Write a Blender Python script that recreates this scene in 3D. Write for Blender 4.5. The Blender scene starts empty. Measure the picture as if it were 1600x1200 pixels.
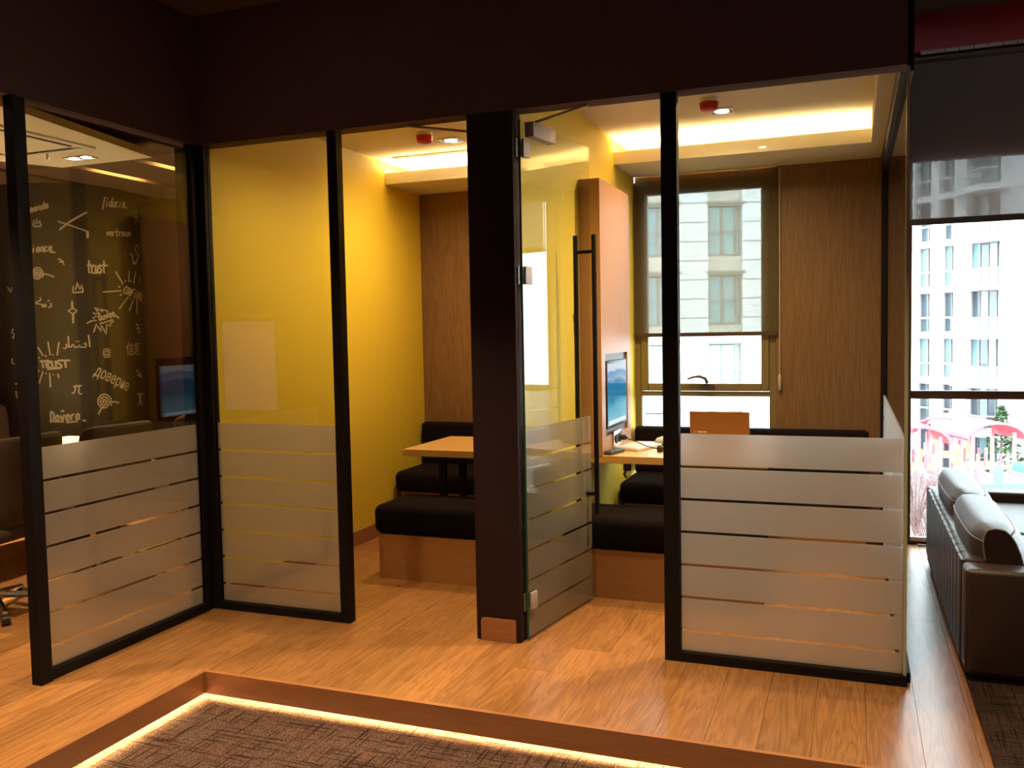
import bpy, bmesh, math, random
from mathutils import Matrix, Vector
random.seed(7)
PI = math.pi
C = bpy.context.scene.collection
sc = bpy.context.scene

# ------------------------------------------------------------------ camera
cam = bpy.data.cameras.new('camera'); co = bpy.data.objects.new('camera', cam); C.objects.link(co)
cam.sensor_fit = 'HORIZONTAL'; cam.sensor_width = 36; cam.lens = 1388 / 1600 * 36
cam.clip_start = .05; cam.clip_end = 500
R = Matrix([[0.9340481, -0.0030868, 0.3571338], [0.3566567, 0.0604503, -0.9322777], [-0.0187111, 0.9981664, 0.0575644]])
co.matrix_world = Matrix.Translation((0, 0, 1.5)) @ R.to_4x4()
sc.camera = co

# ------------------------------------------------------------------ world, exposure
wd = bpy.data.worlds.new('overcast'); sc.world = wd; wd.use_nodes = True
bg = wd.node_tree.nodes['Background']
bg.inputs[0].default_value = (.86, .94, 1, 1); bg.inputs[1].default_value = 5.5
vs = sc.view_settings
vs.view_transform = 'Standard'; vs.look = 'None'; vs.gamma = 1; vs.use_curve_mapping = False
vs.exposure = 1.3
sc.cycles.use_denoising = True
sc.cycles.max_bounces = 10; sc.cycles.transparent_max_bounces = 24
sc.cycles.sample_clamp_indirect = 6
sc.cycles.caustics_reflective = False; sc.cycles.caustics_refractive = False
WARM = (1, .56, .22); WARM2 = (1, .71, .35)
LOBBY = 58; BOOTH = 64; ROOM = 120

# ------------------------------------------------------------------ mesh helpers
class MB:
    def __init__(s): s.v = []; s.f = []
    def add(s, vs, fs):
        n = len(s.v); s.v += [tuple(v) for v in vs]; s.f += [tuple(i + n for i in f) for f in fs]; return s
    def box(s, a, b):
        x0, y0, z0 = a; x1, y1, z1 = b
        if x0 > x1: x0, x1 = x1, x0
        if y0 > y1: y0, y1 = y1, y0
        if z0 > z1: z0, z1 = z1, z0
        return s.add([(x0,y0,z0),(x1,y0,z0),(x1,y1,z0),(x0,y1,z0),(x0,y0,z1),(x1,y0,z1),(x1,y1,z1),(x0,y1,z1)],
                     [(3,2,1,0),(4,5,6,7),(0,1,5,4),(1,2,6,5),(2,3,7,6),(3,0,4,7)])
    def tube(s, pts, r, n=8, cap=True):
        pts = [Vector(p) for p in pts]; rs = r if isinstance(r, (list, tuple)) else [r] * len(pts)
        t = (pts[1] - pts[0]).normalized(); a = t.orthogonal().normalized(); vs = []; fs = []
        for i, p in enumerate(pts):
            d = (pts[min(i+1, len(pts)-1)] - pts[max(i-1, 0)]).normalized()
            a = (a - d * a.dot(d)).normalized(); b = d.cross(a)
            for k in range(n):
                q = 2 * PI * k / n; vs.append(p + (a * math.cos(q) + b * math.sin(q)) * rs[i])
        for i in range(len(pts) - 1):
            for k in range(n):
                fs.append((i*n+k, i*n+(k+1) % n, (i+1)*n+(k+1) % n, (i+1)*n+k))
        if cap:
            fs.append(tuple(range(n))[::-1]); fs.append(tuple((len(pts)-1)*n + k for k in range(n)))
        return s.add(vs, fs)
    def cyl(s, c, r, z0, z1, n=24): return s.tube([(c[0], c[1], z0), (c[0], c[1], z1)], r, n)
    def prism(s, poly, z0, z1):
        n = len(poly)
        return s.add([(x, y, z0) for x, y in poly] + [(x, y, z1) for x, y in poly],
                     [tuple(range(n))[::-1], tuple(range(n, 2*n))] + [(i, (i+1) % n, (i+1) % n + n, i + n) for i in range(n)])
    def ysprism(s, poly, y0, y1):   # polygon in x,z extruded along y
        n = len(poly)
        return s.add([(x, y0, z) for x, z in poly] + [(x, y1, z) for x, z in poly],
                     [tuple(range(n)), tuple(range(n, 2*n))[::-1]] + [((i+1) % n, i, i + n, (i+1) % n + n) for i in range(n)])
    def move(s, v):
        s.v = [(a + v[0], b + v[1], c + v[2]) for a, b, c in s.v]; return s
    def rotz(s, q, o=(0, 0)):
        c, d = math.cos(q), math.sin(q)
        s.v = [(o[0] + (a-o[0])*c - (b-o[1])*d, o[1] + (a-o[0])*d + (b-o[1])*c, z) for a, b, z in s.v]; return s

def obj(name, mb, m, parent=None, smooth=False, bevel=0, seg=2, fix=True):
    me = bpy.data.meshes.new(name); me.from_pydata(mb.v, [], mb.f); me.update()
    if fix or bevel:
        b = bmesh.new(); b.from_mesh(me)
        bmesh.ops.recalc_face_normals(b, faces=b.faces)
        if bevel: bmesh.ops.bevel(b, geom=list(b.edges), offset=bevel, segments=seg, affect='EDGES', profile=.5)
        b.to_mesh(me); b.free()
    if m: me.materials.append(m)
    if smooth or bevel:
        for p in me.polygons: p.use_smooth = True
        if bevel or smooth == 'auto':
            try: me.set_sharp_from_angle(angle=math.radians(40))
            except Exception: pass
    o = bpy.data.objects.new(name, me); C.objects.link(o)
    if parent: o.parent = parent
    return o
def box(name, a, b, m, parent=None, bevel=0, seg=2): return obj(name, MB().box(a, b), m, parent, bevel=bevel, seg=seg)
def tag(o, label=None, cat=None, group=None, kind=None):
    if label: o['label'] = label
    if cat: o['category'] = cat
    if group: o['group'] = group
    if kind: o['kind'] = kind
    return o
def thing(name, label, cat, loc=(0,0,0), rotz=0, group=None, kind=None):
    o = bpy.data.objects.new(name, None); C.objects.link(o); o.location = loc; o.rotation_euler = (0, 0, rotz)
    o.empty_display_size = .1
    return tag(o, label, cat, group, kind)
def dup(root, loc, rotz=0, label=None):
    def cp(o, par):
        c = o.copy(); C.objects.link(c); c.parent = par
        for ch in kids.get(o, []): cp(ch, c)
        return c
    kids = {}
    for o in bpy.data.objects:
        if o.parent: kids.setdefault(o.parent, []).append(o)
    r = cp(root, None); r.location = loc; r.rotation_euler = (0, 0, rotz)
    if label: r['label'] = label
    return r

# ------------------------------------------------------------------ materials
def mat(name, col=(.5,.5,.5), rough=.5, metal=0, spec=.5, bump=0, bscale=200, var=0, coat=0):
    m = bpy.data.materials.new(name); m.use_nodes = True; nt = m.node_tree; p = nt.nodes['Principled BSDF']
    p.inputs['Base Color'].default_value = (*col, 1); p.inputs['Roughness'].default_value = rough
    p.inputs['Metallic'].default_value = metal; p.inputs['Specular IOR Level'].default_value = spec
    p.inputs['Coat Weight'].default_value = coat
    tc = nt.nodes.new('ShaderNodeTexCoord'); nz = nt.nodes.new('ShaderNodeTexNoise')
    nz.inputs['Scale'].default_value = bscale; nt.links.new(tc.outputs['Object'], nz.inputs['Vector'])
    if var:
        mx = nt.nodes.new('ShaderNodeMix'); mx.data_type = 'RGBA'; mx.blend_type = 'MULTIPLY'
        mx.inputs[0].default_value = var; mx.inputs[6].default_value = (*col, 1)
        nt.links.new(nz.outputs['Fac'], mx.inputs[7]); nt.links.new(mx.outputs[2], p.inputs['Base Color'])
    if bump:
        b = nt.nodes.new('ShaderNodeBump'); b.inputs['Strength'].default_value = bump; b.inputs['Distance'].default_value = .002
        nt.links.new(nz.outputs['Fac'], b.inputs['Height']); nt.links.new(b.outputs[0], p.inputs['Normal'])
    return m
def wood(name, c1, c2, axis='Y', rough=.42, scale=1., rand=True, ring=.5, spec=.5):
    m = bpy.data.materials.new(name); m.use_nodes = True; nt = m.node_tree; L = nt.links.new
    p = nt.nodes['Principled BSDF']; p.inputs['Roughness'].default_value = rough; p.inputs['Specular IOR Level'].default_value = spec
    tc = nt.nodes.new('ShaderNodeTexCoord'); oi = nt.nodes.new('ShaderNodeObjectInfo')
    cm = nt.nodes.new('ShaderNodeCombineXYZ'); mu = nt.nodes.new('ShaderNodeMath'); mu.operation = 'MULTIPLY'; mu.inputs[1].default_value = 37.
    L(oi.outputs['Random'], mu.inputs[0]); [L(mu.outputs[0], cm.inputs[i]) for i in (0, 1, 2)]
    ad = nt.nodes.new('ShaderNodeVectorMath'); L(tc.outputs['Object'], ad.inputs[0])
    if rand: L(cm.outputs[0], ad.inputs[1])
    mp = nt.nodes.new('ShaderNodeMapping'); L(ad.outputs[0], mp.inputs[0])
    s = {'X': (.9, 11, 11), 'Y': (11, .9, 11), 'Z': (11, 11, .7)}[axis]
    mp.inputs['Scale'].default_value = [k * scale for k in s]
    n1 = nt.nodes.new('ShaderNodeTexNoise'); n1.inputs['Scale'].default_value = 1.6; n1.inputs['Detail'].default_value = 3; n1.inputs['Distortion'].default_value = .6
    L(mp.outputs[0], n1.inputs['Vector'])
    # cathedral rings: sine of the low noise
    m1 = nt.nodes.new('ShaderNodeMath'); m1.operation = 'MULTIPLY'; m1.inputs[1].default_value = 46; L(n1.outputs['Fac'], m1.inputs[0])
    m2 = nt.nodes.new('ShaderNodeMath'); m2.operation = 'SINE'; L(m1.outputs[0], m2.inputs[0])
    m3 = nt.nodes.new('ShaderNodeMath'); m3.operation = 'MULTIPLY_ADD'; m3.inputs[1].default_value = .5 * ring; m3.inputs[2].default_value = .5; L(m2.outputs[0], m3.inputs[0])
    mp2 = nt.nodes.new('ShaderNodeMapping'); L(ad.outputs[0], mp2.inputs[0]); mp2.inputs['Scale'].default_value = [k * scale * 9 if k > 2 else k * 3 for k in s]
    n2 = nt.nodes.new('ShaderNodeTexNoise'); n2.inputs['Scale'].default_value = 1.5; n2.inputs['Detail'].default_value = 4; L(mp2.outputs[0], n2.inputs['Vector'])
    mx = nt.nodes.new('ShaderNodeMath'); mx.operation = 'MULTIPLY_ADD'; mx.inputs[1].default_value = .45; L(m3.outputs[0], mx.inputs[0])
    m4 = nt.nodes.new('ShaderNodeMath'); m4.operation = 'MULTIPLY'; m4.inputs[1].default_value = .6; L(n2.outputs['Fac'], m4.inputs[0]); L(m4.outputs[0], mx.inputs[2])
    cr = nt.nodes.new('ShaderNodeMix'); cr.data_type = 'RGBA'; cr.inputs[6].default_value = (*c1, 1); cr.inputs[7].default_value = (*c2, 1)
    L(mx.outputs[0], cr.inputs[0])
    hs = nt.nodes.new('ShaderNodeHueSaturation'); L(cr.outputs[2], hs.inputs['Color'])
    if rand:
        v = nt.nodes.new('ShaderNodeMath'); v.operation = 'MULTIPLY_ADD'; v.inputs[1].default_value = .36; v.inputs[2].default_value = .82
        L(oi.outputs['Random'], v.inputs[0]); L(v.outputs[0], hs.inputs['Value'])
    L(hs.outputs[0], p.inputs['Base Color'])
    b = nt.nodes.new('ShaderNodeBump'); b.inputs['Strength'].default_value = .12; b.inputs['Distance'].default_value = .001
    L(mx.outputs[0], b.inputs['Height']); L(b.outputs[0], p.inputs['Normal'])
    return m
def emis(name, col, st):
    m = bpy.data.materials.new(name); m.use_nodes = True; nt = m.node_tree; nt.nodes.remove(nt.nodes['Principled BSDF'])
    e = nt.nodes.new('ShaderNodeEmission'); e.inputs[0].default_value = (*col, 1); e.inputs[1].default_value = st
    nt.links.new(e.outputs[0], nt.nodes['Material Output'].inputs[0]); return m
def glass(name, tint=(.93, .95, .93), ior=1.5, rough=.0):
    m = bpy.data.materials.new(name); m.use_nodes = True; nt = m.node_tree; nt.nodes.remove(nt.nodes['Principled BSDF'])
    t = nt.nodes.new('ShaderNodeBsdfTransparent'); t.inputs[0].default_value = (*tint, 1)
    g = nt.nodes.new('ShaderNodeBsdfGlossy'); g.inputs['Roughness'].default_value = rough
    f = nt.nodes.new('ShaderNodeFresnel'); f.inputs[0].default_value = ior
    x = nt.nodes.new('ShaderNodeMixShader'); L = nt.links.new
    # back faces keep the same outside-in ior so thin panes never show total reflection
    ge = nt.nodes.new('ShaderNodeNewGeometry'); iv = nt.nodes.new('ShaderNodeMix'); iv.data_type = 'FLOAT'
    iv.inputs[2].default_value = ior; iv.inputs[3].default_value = 1 / ior
    L(ge.outputs['Backfacing'], iv.inputs[0]); L(iv.outputs[0], f.inputs[0])
    L(f.outputs[0], x.inputs[0]); L(t.outputs[0], x.inputs[1]); L(g.outputs[0], x.inputs[2]); L(x.outputs[0], nt.nodes['Material Output'].inputs[0])
    return m
def film_mat():
    m = bpy.data.materials.new('frosted_film'); m.use_nodes = True; nt = m.node_tree; nt.nodes.remove(nt.nodes['Principled BSDF']); L = nt.links.new
    tr = nt.nodes.new('ShaderNodeBsdfTranslucent'); tr.inputs[0].default_value = (.92, .86, .87, 1)
    df = nt.nodes.new('ShaderNodeBsdfDiffuse'); df.inputs[0].default_value = (.88, .82, .84, 1)
    rf = nt.nodes.new('ShaderNodeBsdfRefraction'); rf.inputs['Roughness'].default_value = .32; rf.inputs['IOR'].default_value = 1.35
    rf.inputs[0].default_value = (.97, .92, .95, 1)
    a = nt.nodes.new('ShaderNodeMixShader'); a.inputs[0].default_value = .42; L(tr.outputs[0], a.inputs[1]); L(df.outputs[0], a.inputs[2])
    b = nt.nodes.new('ShaderNodeMixShader'); b.inputs[0].default_value = .5; L(a.outputs[0], b.inputs[1]); L(rf.outputs[0], b.inputs[2])
    L(b.outputs[0], nt.nodes['Material Output'].inputs[0]); return m
def blind_mat(name, clear, col, tcol):
    m = bpy.data.materials.new(name); m.use_nodes = True; nt = m.node_tree; nt.nodes.remove(nt.nodes['Principled BSDF']); L = nt.links.new
    t = nt.nodes.new('ShaderNodeBsdfTransparent'); t.inputs[0].default_value = (1, 1, 1, 1)
    d = nt.nodes.new('ShaderNodeBsdfDiffuse'); d.inputs[0].default_value = (*col, 1)
    tl = nt.nodes.new('ShaderNodeBsdfTranslucent'); tl.inputs[0].default_value = (*tcol, 1)
    a = nt.nodes.new('ShaderNodeMixShader'); a.inputs[0].default_value = .5; L(d.outputs[0], a.inputs[1]); L(tl.outputs[0], a.inputs[2])
    b = nt.nodes.new('ShaderNodeMixShader'); b.inputs[0].default_value = clear; L(a.outputs[0], b.inputs[1]); L(t.outputs[0], b.inputs[2])
    L(b.outputs[0], nt.nodes['Material Output'].inputs[0]); return m
def carpet_mat(name, c1, c2):
    m = bpy.data.materials.new(name); m.use_nodes = True; nt = m.node_tree; L = nt.links.new; p = nt.nodes['Principled BSDF']
    p.inputs['Roughness'].default_value = .95; p.inputs['Specular IOR Level'].default_value = .1
    tc = nt.nodes.new('ShaderNodeTexCoord'); fac = None
    for sx, sy in ((4, 90), (90, 4)):
        mp = nt.nodes.new('ShaderNodeMapping'); mp.inputs['Scale'].default_value = (sx, sy, 1); L(tc.outputs['Object'], mp.inputs[0])
        n = nt.nodes.new('ShaderNodeTexNoise'); n.inputs['Scale'].default_value = 1.1; n.inputs['Detail'].default_value = 2; L(mp.outputs[0], n.inputs['Vector'])
        r = nt.nodes.new('ShaderNodeMapRange'); r.inputs[1].default_value = .55; r.inputs[2].default_value = .66; L(n.outputs['Fac'], r.inputs[0])
        if fac is None: fac = r.outputs[0]
        else:
            q = nt.nodes.new('ShaderNodeMath'); q.operation = 'MAXIMUM'; L(fac, q.inputs[0]); L(r.outputs[0], q.inputs[1]); fac = q.outputs[0]
    n = nt.nodes.new('ShaderNodeTexNoise'); n.inputs['Scale'].default_value = 190; L(tc.outputs['Object'], n.inputs['Vector'])
    x = nt.nodes.new('ShaderNodeMix'); x.data_type = 'RGBA'; x.inputs[6].default_value = (*c1, 1); x.inputs[7].default_value = (*c2, 1); L(fac, x.inputs[0])
    y = nt.nodes.new('ShaderNodeMix'); y.data_type = 'RGBA'; y.blend_type = 'MULTIPLY'; y.inputs[0].default_value = .9
    rr = nt.nodes.new('ShaderNodeMapRange'); rr.inputs[1].default_value = .35; rr.inputs[2].default_value = .65; rr.inputs[3].default_value = .2; rr.inputs[4].default_value = 1.5; L(n.outputs['Fac'], rr.inputs[0])
    L(x.outputs[2], y.inputs[6]); L(rr.outputs[0], y.inputs[7]); L(y.outputs[2], p.inputs['Base Color'])
    b = nt.nodes.new('ShaderNodeBump'); b.inputs['Strength'].default_value = .8; b.inputs['Distance'].default_value = .004; L(n.outputs['Fac'], b.inputs['Height']); L(b.outputs[0], p.inputs['Normal'])
    return m

M = dict(
    dark=mat('dark_paint', (.026, .0125, .0165), .75, spec=.2, bump=.1, bscale=300),
    frame=mat('black_metal', (.007, .0045, .006), .6, spec=.18, bump=.05),
    plank=wood('oak_floor', (.50, .240, .094), (.19, .075, .022), 'Y', .30, ring=.75),
    riser=wood('oak_riser', (.42, .18, .075), (.28, .11, .045), 'X', .45),
    veneer=wood('oak_veneer_wall', (.28, .15, .066), (.11, .053, .022), 'Z', .5, rand=False, ring=.55),
    panel=wood('oak_veneer_panel', (.46, .25, .13), (.36, .18, .09), 'Z', .4, rand=False, ring=.3),
    bench=wood('oak_bench', (.44, .22, .08), (.29, .13, .05), 'X', .45, ring=.3),
    table=wood('oak_table', (.68, .41, .14), (.54, .30, .10), 'X', .4, ring=.3),
    yellow=mat('yellow_wallcovering', (.72, .54, .045), .6, bump=.12, bscale=60),
    white=mat('white_ceiling_paint', (.72, .66, .55), .8, bump=.05),
    fabric=mat('black_wool', (.009, .0065, .0075), .95, spec=.05, bump=.5, bscale=500),
    chairf=mat('taupe_fabric', (.075, .052, .043), .95, spec=.1, bump=.4, bscale=400),
    chrome=mat('chrome', (.75, .75, .77), .15, 1), steel=mat('brushed_steel', (.50, .46, .45), .38, 1),
    satin=mat('satin_aluminium', (.42, .36, .35), .5, .3),
    glass=glass('clear_glass'), glass_ext=glass('window_glass', (.92, .96, .95)),
    edge=mat('green_glass_edge', (.02, .09, .05), .2),
    film=film_mat(),
    winframe=mat('olive_window_frame', (.20, .145, .065), .45), winframe2=mat('brown_window_frame', (.085, .04, .025), .45),
    blind=blind_mat('screen_blind', .42, (.26, .20, .12), (.16, .14, .09)), blind2=blind_mat('screen_blind_lobby', .22, (.34, .25, .21), (.13, .105, .09)),
    blindbar=mat('blind_bar', (.05, .03, .02), .5),
    leather=mat('brown_leather', (.032, .016, .014), .42, spec=.5, bump=.12, bscale=120), piping=mat('leather_piping', (.20, .18, .18), .5),
    carpet=carpet_mat('brown_carpet', (.135, .080, .070), (.035, .016, .013)), rug=carpet_mat('dark_rug', (.06, .035, .03), (.02, .01, .01)),
    bulk=mat('bulkhead_paint', (.105, .060, .066), .8, spec=.2, bump=.1, bscale=300),
    bleached=mat('bleached_wood', (.34, .27, .27), .8),
    sub=mat('sub_floor', (.10, .042, .016), .8),
    red=mat('red_paint', (.40, .02, .02), .55, bump=.2), redplastic=mat('red_plastic', (.45, .012, .012), .4),
    whiteplastic=mat('white_plastic', (.75, .74, .72), .35), blackplastic=mat('black_plastic', (.015, .014, .015), .4),
    grey=mat('grey_paint', (.10, .085, .07), .8), chalkboard=mat('chalkboard_paint', (.046, .036, .030), .55, bump=.1, bscale=90),
    chalk=mat('chalk', (.70, .60, .50), .9, var=.3, bscale=300), ceil2=mat('brown_ceiling', (.13, .075, .045), .8, bump=.1),
    redwood=wood('red_brown_wood', (.12, .042, .018), (.06, .02, .010), 'Z', .45, rand=False),
    copper=mat('brown_laptop_lid', (.36, .15, .05), .4, .2),
    led=emis('led_strip', (1, .62, .22), 60), cove=emis('cove_led', (1, .70, .30), 95), slot=emis('slot_led', (1, .62, .2), 40), lens=emis('lamp_lens', (1, .85, .6), 12),
    concrete=mat('white_cladding', (.78, .79, .80), .8, var=.15, bscale=2), joint=mat('cladding_joint', (.30, .31, .33), .8),
    beige=mat('beige_spandrel', (.50, .46, .40), .8), bframe=mat('taupe_facade_frame', (.22, .20, .18), .6),
    pane=mat('facade_pane', (.16, .30, .33), .12, spec=.8), pane2=mat('dark_facade_pane', (.05, .07, .09), .12, spec=.8), shade=mat('loggia_wall', (.25, .22, .21), .8),
    ground=mat('paving', (.20, .17, .17), .9, var=.4, bscale=1.5), leaf=mat('foliage', (.05, .10, .04), .8), bark=mat('bark', (.16, .09, .08), .9),
    preds=mat('play_red', (.80, .12, .18), .5), pyel=mat('play_orange', (.85, .45, .20), .5), pblue=mat('play_blue', (.10, .28, .70), .45), pcyan=mat('play_cyan', (.12, .60, .78), .4), ppost=mat('play_post', (.62, .30, .33), .5),  # play reds paled in the base colour to imitate outdoor glare
)
def spot(name, loc, power, angle=80, col=WARM2, blend=.6, parent=None, r=.03):
    l = bpy.data.lights.new(name, 'SPOT'); l.energy = power; l.color = col; l.spot_size = math.radians(angle); l.spot_blend = blend; l.shadow_soft_size = r
    o = bpy.data.objects.new(name, l); C.objects.link(o); o.location = loc
    if parent: o.parent = parent
    return o

# ================================================================== SETTING
def S(o, label, cat): return tag(o, label, cat, kind='structure')
# floors: a sub-floor with every board a part; the seating pit is cut out of it
X0, X1, YB = -8.4, 7.0, 6.62
PX, PY, PD = -2.72, 3.165, -.125          # pit corner and depth
fl = MB()
fl.box((X0, PY, -.06), (X1, 6.9, -.016)); fl.box((X0, -5, -.06), (PX, PY, -.016))
floor = S(obj('floor', fl, M['sub']), 'warm oak plank floor running under the glass booths and past the sofa', 'floor')
W_ = .185
def plank(x0, x1, y0, y1):
    g = .0007
    return box('plank', (x0 + g, y0 + g, -.016), (x1 - g, y1 - g, 0), M['plank'], floor)
n = 0; x = PX - W_ * 30
while x < 3.0:
    lo = -1.5 if x < PX - .01 else PY
    if x < PX - W_ * 13: lo = 2.2
    hi = 6.66 if x > -3.5 or x < -3.5 else 6.66
    y = lo - random.uniform(0, 1.6)
    while y < hi:
        L_ = random.choice((1.5, 1.9, 2.3)); a, b = max(y, lo), min(y + L_, hi)
        if b - a > .12: plank(x, x + W_, a, b); n += 1
        y += L_
    x += W_
# pit carpet, risers and the light strip tucked under the nosing
S(box('floor', (PX - .3, -5, PD - .08), (X1, PY + .3, PD), M['carpet']), 'sunken dark brown woven carpet inside the low oak step', 'carpet')
rs = MB().box((PX - .02, PY - .001, -.10), (3.0, PY + .02, .001)); S(obj('trim_1', rs, M['riser']), 'long oak step riser running across in front of the sunken carpet', 'step')
rs = MB().box((PX - .02, -1.5, -.095), (PX + .001, PY + .001, .001)); r2 = S(obj('trim_2', rs, wood('oak_riser_side', (.42, .18, .075), (.28, .11, .045), 'Y', .45)), 'short oak step riser on the left side of the sunken carpet', 'step')
st = MB().box((PX - .03, PY + .024, -.088), (3.0, PY + .055, -.082)).box((PX - .055, -1.5, -.088), (PX - .024, PY + .055, -.082))
tag(obj('light_strip', st, M['led']), 'warm glowing light strip tucked under the oak step edge', 'light strip')
# back fascia behind the strip so that the light stays in the pit
box('trim_3', (PX - .1, PY + .06, PD), (3.0, PY + .08, -.016), M['dark']); S(bpy.data.objects['trim_3'], 'dark backing board hidden under the oak step', 'step')

# ceilings
HC = 3.22
cl = MB().box((-3.31, -5, HC), (.9, 4.0, HC + .1)).box((.9, -5, HC), (X1, 3.95, HC + .1)).box((X0, -5, HC), (-3.31, 2.2, HC + .1))
S(obj('ceiling', cl, M['grey']), 'dark brown ceiling above the lobby in front of the booths', 'ceiling')
cl = MB().box((.2, 3.95, 3.53), (X1, 6.9, 3.63)); S(obj('ceiling', cl, M['grey']), 'grey ceiling strip beyond the booths, above the red band', 'ceiling')
S(box('wall_fascia', (.9, 3.95, HC), (X1, 4.02, 3.63), M['grey']), 'grey drop between the lobby ceiling and the window bay', 'wall')
# bulkheads above the glazing
S(box('wall_front', (-3.31, 3.942, 2.54), (.205, 4.05, HC), M['bulk']), 'near-black bulkhead above the two booths', 'wall')
S(box('wall_front_side', (.184, 4.05, 2.54), (.235, 6.6, 3.6), M['dark']), 'near-black bulkhead along the right side of the right booth', 'wall')
S(box('wall_left', (-3.40, .5, 2.54), (-3.31, 3.942, HC), M['bulk']), 'near-black bulkhead above the meeting room glazing on the left', 'wall')
# booth shells
S(box('wall_yellow', (-3.46, 4.0, 0), (-3.31, 6.69, 2.9), M['yellow']), 'yellow side wall of the left booth', 'wall')
dv = S(box('wall_divider', (-1.68, 4.05, 0), (-1.53, 6.62, 2.9), M['yellow']), 'yellow dividing wall between the two booths', 'wall')
S(box('wall_post_end', (-3.46, 3.942, 0), (-3.311, 4.0, 2.54), M['frame']), 'black end cap where the yellow wall meets the meeting room glass', 'wall')
S(box('baseboard_left', (-3.31, 4.0, 0), (-3.296, 6.6, .105), M['riser']), 'brown oak skirting along the yellow wall of the left booth', 'skirting')
S(box('baseboard_divider', (-1.53, 4.05, 0), (-1.516, 6.6, .105), M['riser']), 'brown oak skirting along the dividing wall in the right booth', 'skirting')
for a, b, w in ((-3.31, -1.68, 'left'), (-1.53, .11, 'right')):
    S(box('ceiling', (a, 4.0, 2.81), (b, 6.62, 2.9), M['white']), 'cream ceiling of the %s booth with smoke detector and downlight' % w, 'ceiling')
    cv = MB().box((a, 6.03, 2.64), (b, 6.62, 2.66)).box((a, 6.03, 2.66), (b, 6.045, 2.725))
    S(obj('trim_4', cv, M['white']), 'cream cove ledge along the back of the %s booth ceiling' % w, 'cove')
    sb = MB().box((a + .02, 6.09, 2.69), (b - .02, 6.12, 2.712)).box((a + .02, 6.10, 2.66), (b - .02, 6.11, 2.69))
    tag(obj('light_strip', sb, M['cove']), 'bright warm light strip lying in the ceiling cove of the %s booth' % w, 'light strip')
S(box('trim_5', (.11, 4.05, 2.64), (.185, 6.62, 2.9), M['white']), 'cream ceiling edge box running along the glass side of the right booth', 'cove')
# back wall: veneer in the left booth, veneer beside the right booth's window
S(box('wall_back', (-3.31, 6.60, 0), (-1.68, 6.75, 2.64), M['veneer']), 'brown oak veneer back wall of the left booth', 'wall')
S(box('wall_back', (-.505, 6.60, 0), (.335, 6.75, 3.6), M['veneer']), 'tall brown oak veneer wall right of the blind, behind the right booth', 'wall')
S(box('wall_back', (-1.53, 6.66, 0), (-.505, 6.75, .30), M['veneer']), 'low wall under the booth window', 'wall')
S(box('wall_back', (-1.53, 6.66, 2.60), (-.505, 6.75, 2.9), M['veneer']), 'wall strip above the booth window', 'wall')
# column between the booths with its little oak kick plate
pl = S(box('trim_6', (-1.72, 3.942, 0), (-1.485, 4.05, 2.54), M['dark'], bevel=.006), 'broad near-black pillar between the two booth doorways', 'pillar')
kp = [(-1.692, .001), (-1.51, .001)] + [(-1.51 - .012 + .012*math.cos(q), .10 + .012*math.sin(q)) for q in (0, .52, 1.05, 1.57)] + [(-1.692 + .012 + .012*math.cos(q), .10 + .012*math.sin(q)) for q in (1.57, 2.09, 2.62, 3.14)]
tag(obj('kick_plate', MB().ysprism(kp, 3.931, 3.943), M['riser'], pl), 'small rounded oak kick plate')

# ------------------------------------------------------------------ glazed partitions
GAPS = [1.034, .886, .737, .588, .438, .289, .138]
def bands(parent, p0, d, L_, zb=.04, off=.008, first=0.):
    """frosted film, seven bands, on the vertical sheet from p0 along unit d"""
    nrm = (-d[1], d[0])
    for i, zt in enumerate(GAPS):
        z1 = zt - (.006 if i else 0); z0 = (GAPS[i+1] + .006) if i < 6 else zb
        a = (p0[0] + nrm[0]*off, p0[1] + nrm[1]*off); b = (a[0] + d[0]*L_, a[1] + d[1]*L_); t = .0015
        poly = [a, b, (b[0] + nrm[0]*t, b[1] + nrm[1]*t), (a[0] + nrm[0]*t, a[1] + nrm[1]*t)]
        obj('film_band', MB().prism(poly, z0, z1), M['film'], parent)
# meeting room side glazing (runs towards the camera)
w1 = S(thing('window_1', '', '', (-3.31, 3.4, 0)), 'black-framed glass partition of the meeting room, angled along the left', 'glass partition')
def P(o, par):   # keep world placement under an Empty
    o.parent = par; o.matrix_parent_inverse = Matrix.Translation(-Vector(par.location)); return o
def child(par, name, a, b, m, **k): return P(box(name, a, b, m, **k), par)
child(w1, 'post', (-3.35, 2.80, 0), (-3.295, 2.860, 2.54), M['frame'])
child(w1, 'post', (-3.36, 3.895, 0), (-3.311, 3.942, 2.54), M['frame'])
child(w1, 'bottom_rail', (-3.36, 2.863, 0), (-3.305, 3.895, .045), M['frame'])
child(w1, 'glass_pane', (-3.337, 2.863, .045), (-3.327, 3.895, 2.54), M['glass'])
def pbands(par, *a, **k):
    h = bpy.data.objects.new('t', None)
    n0 = set(bpy.data.objects); bands(None, *a, **k)
    for o in set(bpy.data.objects) - n0: P(o, par)
    bpy.data.objects.remove(h)
pbands(w1, (-3.332, 2.864), (0, 1), 1.03, zb=.046)
# left booth fixed panel
w2 = S(thing('window_2', '', '', (-2.86, 3.95, 0)), 'black-framed fixed glass panel in front of the yellow booth wall', 'glass partition')
child(w2, 'post', (-3.31, 3.945, 0), (-3.27, 4.0, 2.54), M['frame'])
child(w2, 'post', (-2.495, 3.945, 0), (-2.44, 4.0, 2.54), M['frame'])
child(w2, 'bottom_rail', (-3.27, 3.945, 0), (-2.495, 4.0, .042), M['frame'])
child(w2, 'glass_pane', (-3.27, 3.967, .042), (-2.495, 3.977, 2.54), M['glass'])
pbands(w2, (-3.269, 3.972), (1, 0), .773, zb=.043)
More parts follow.
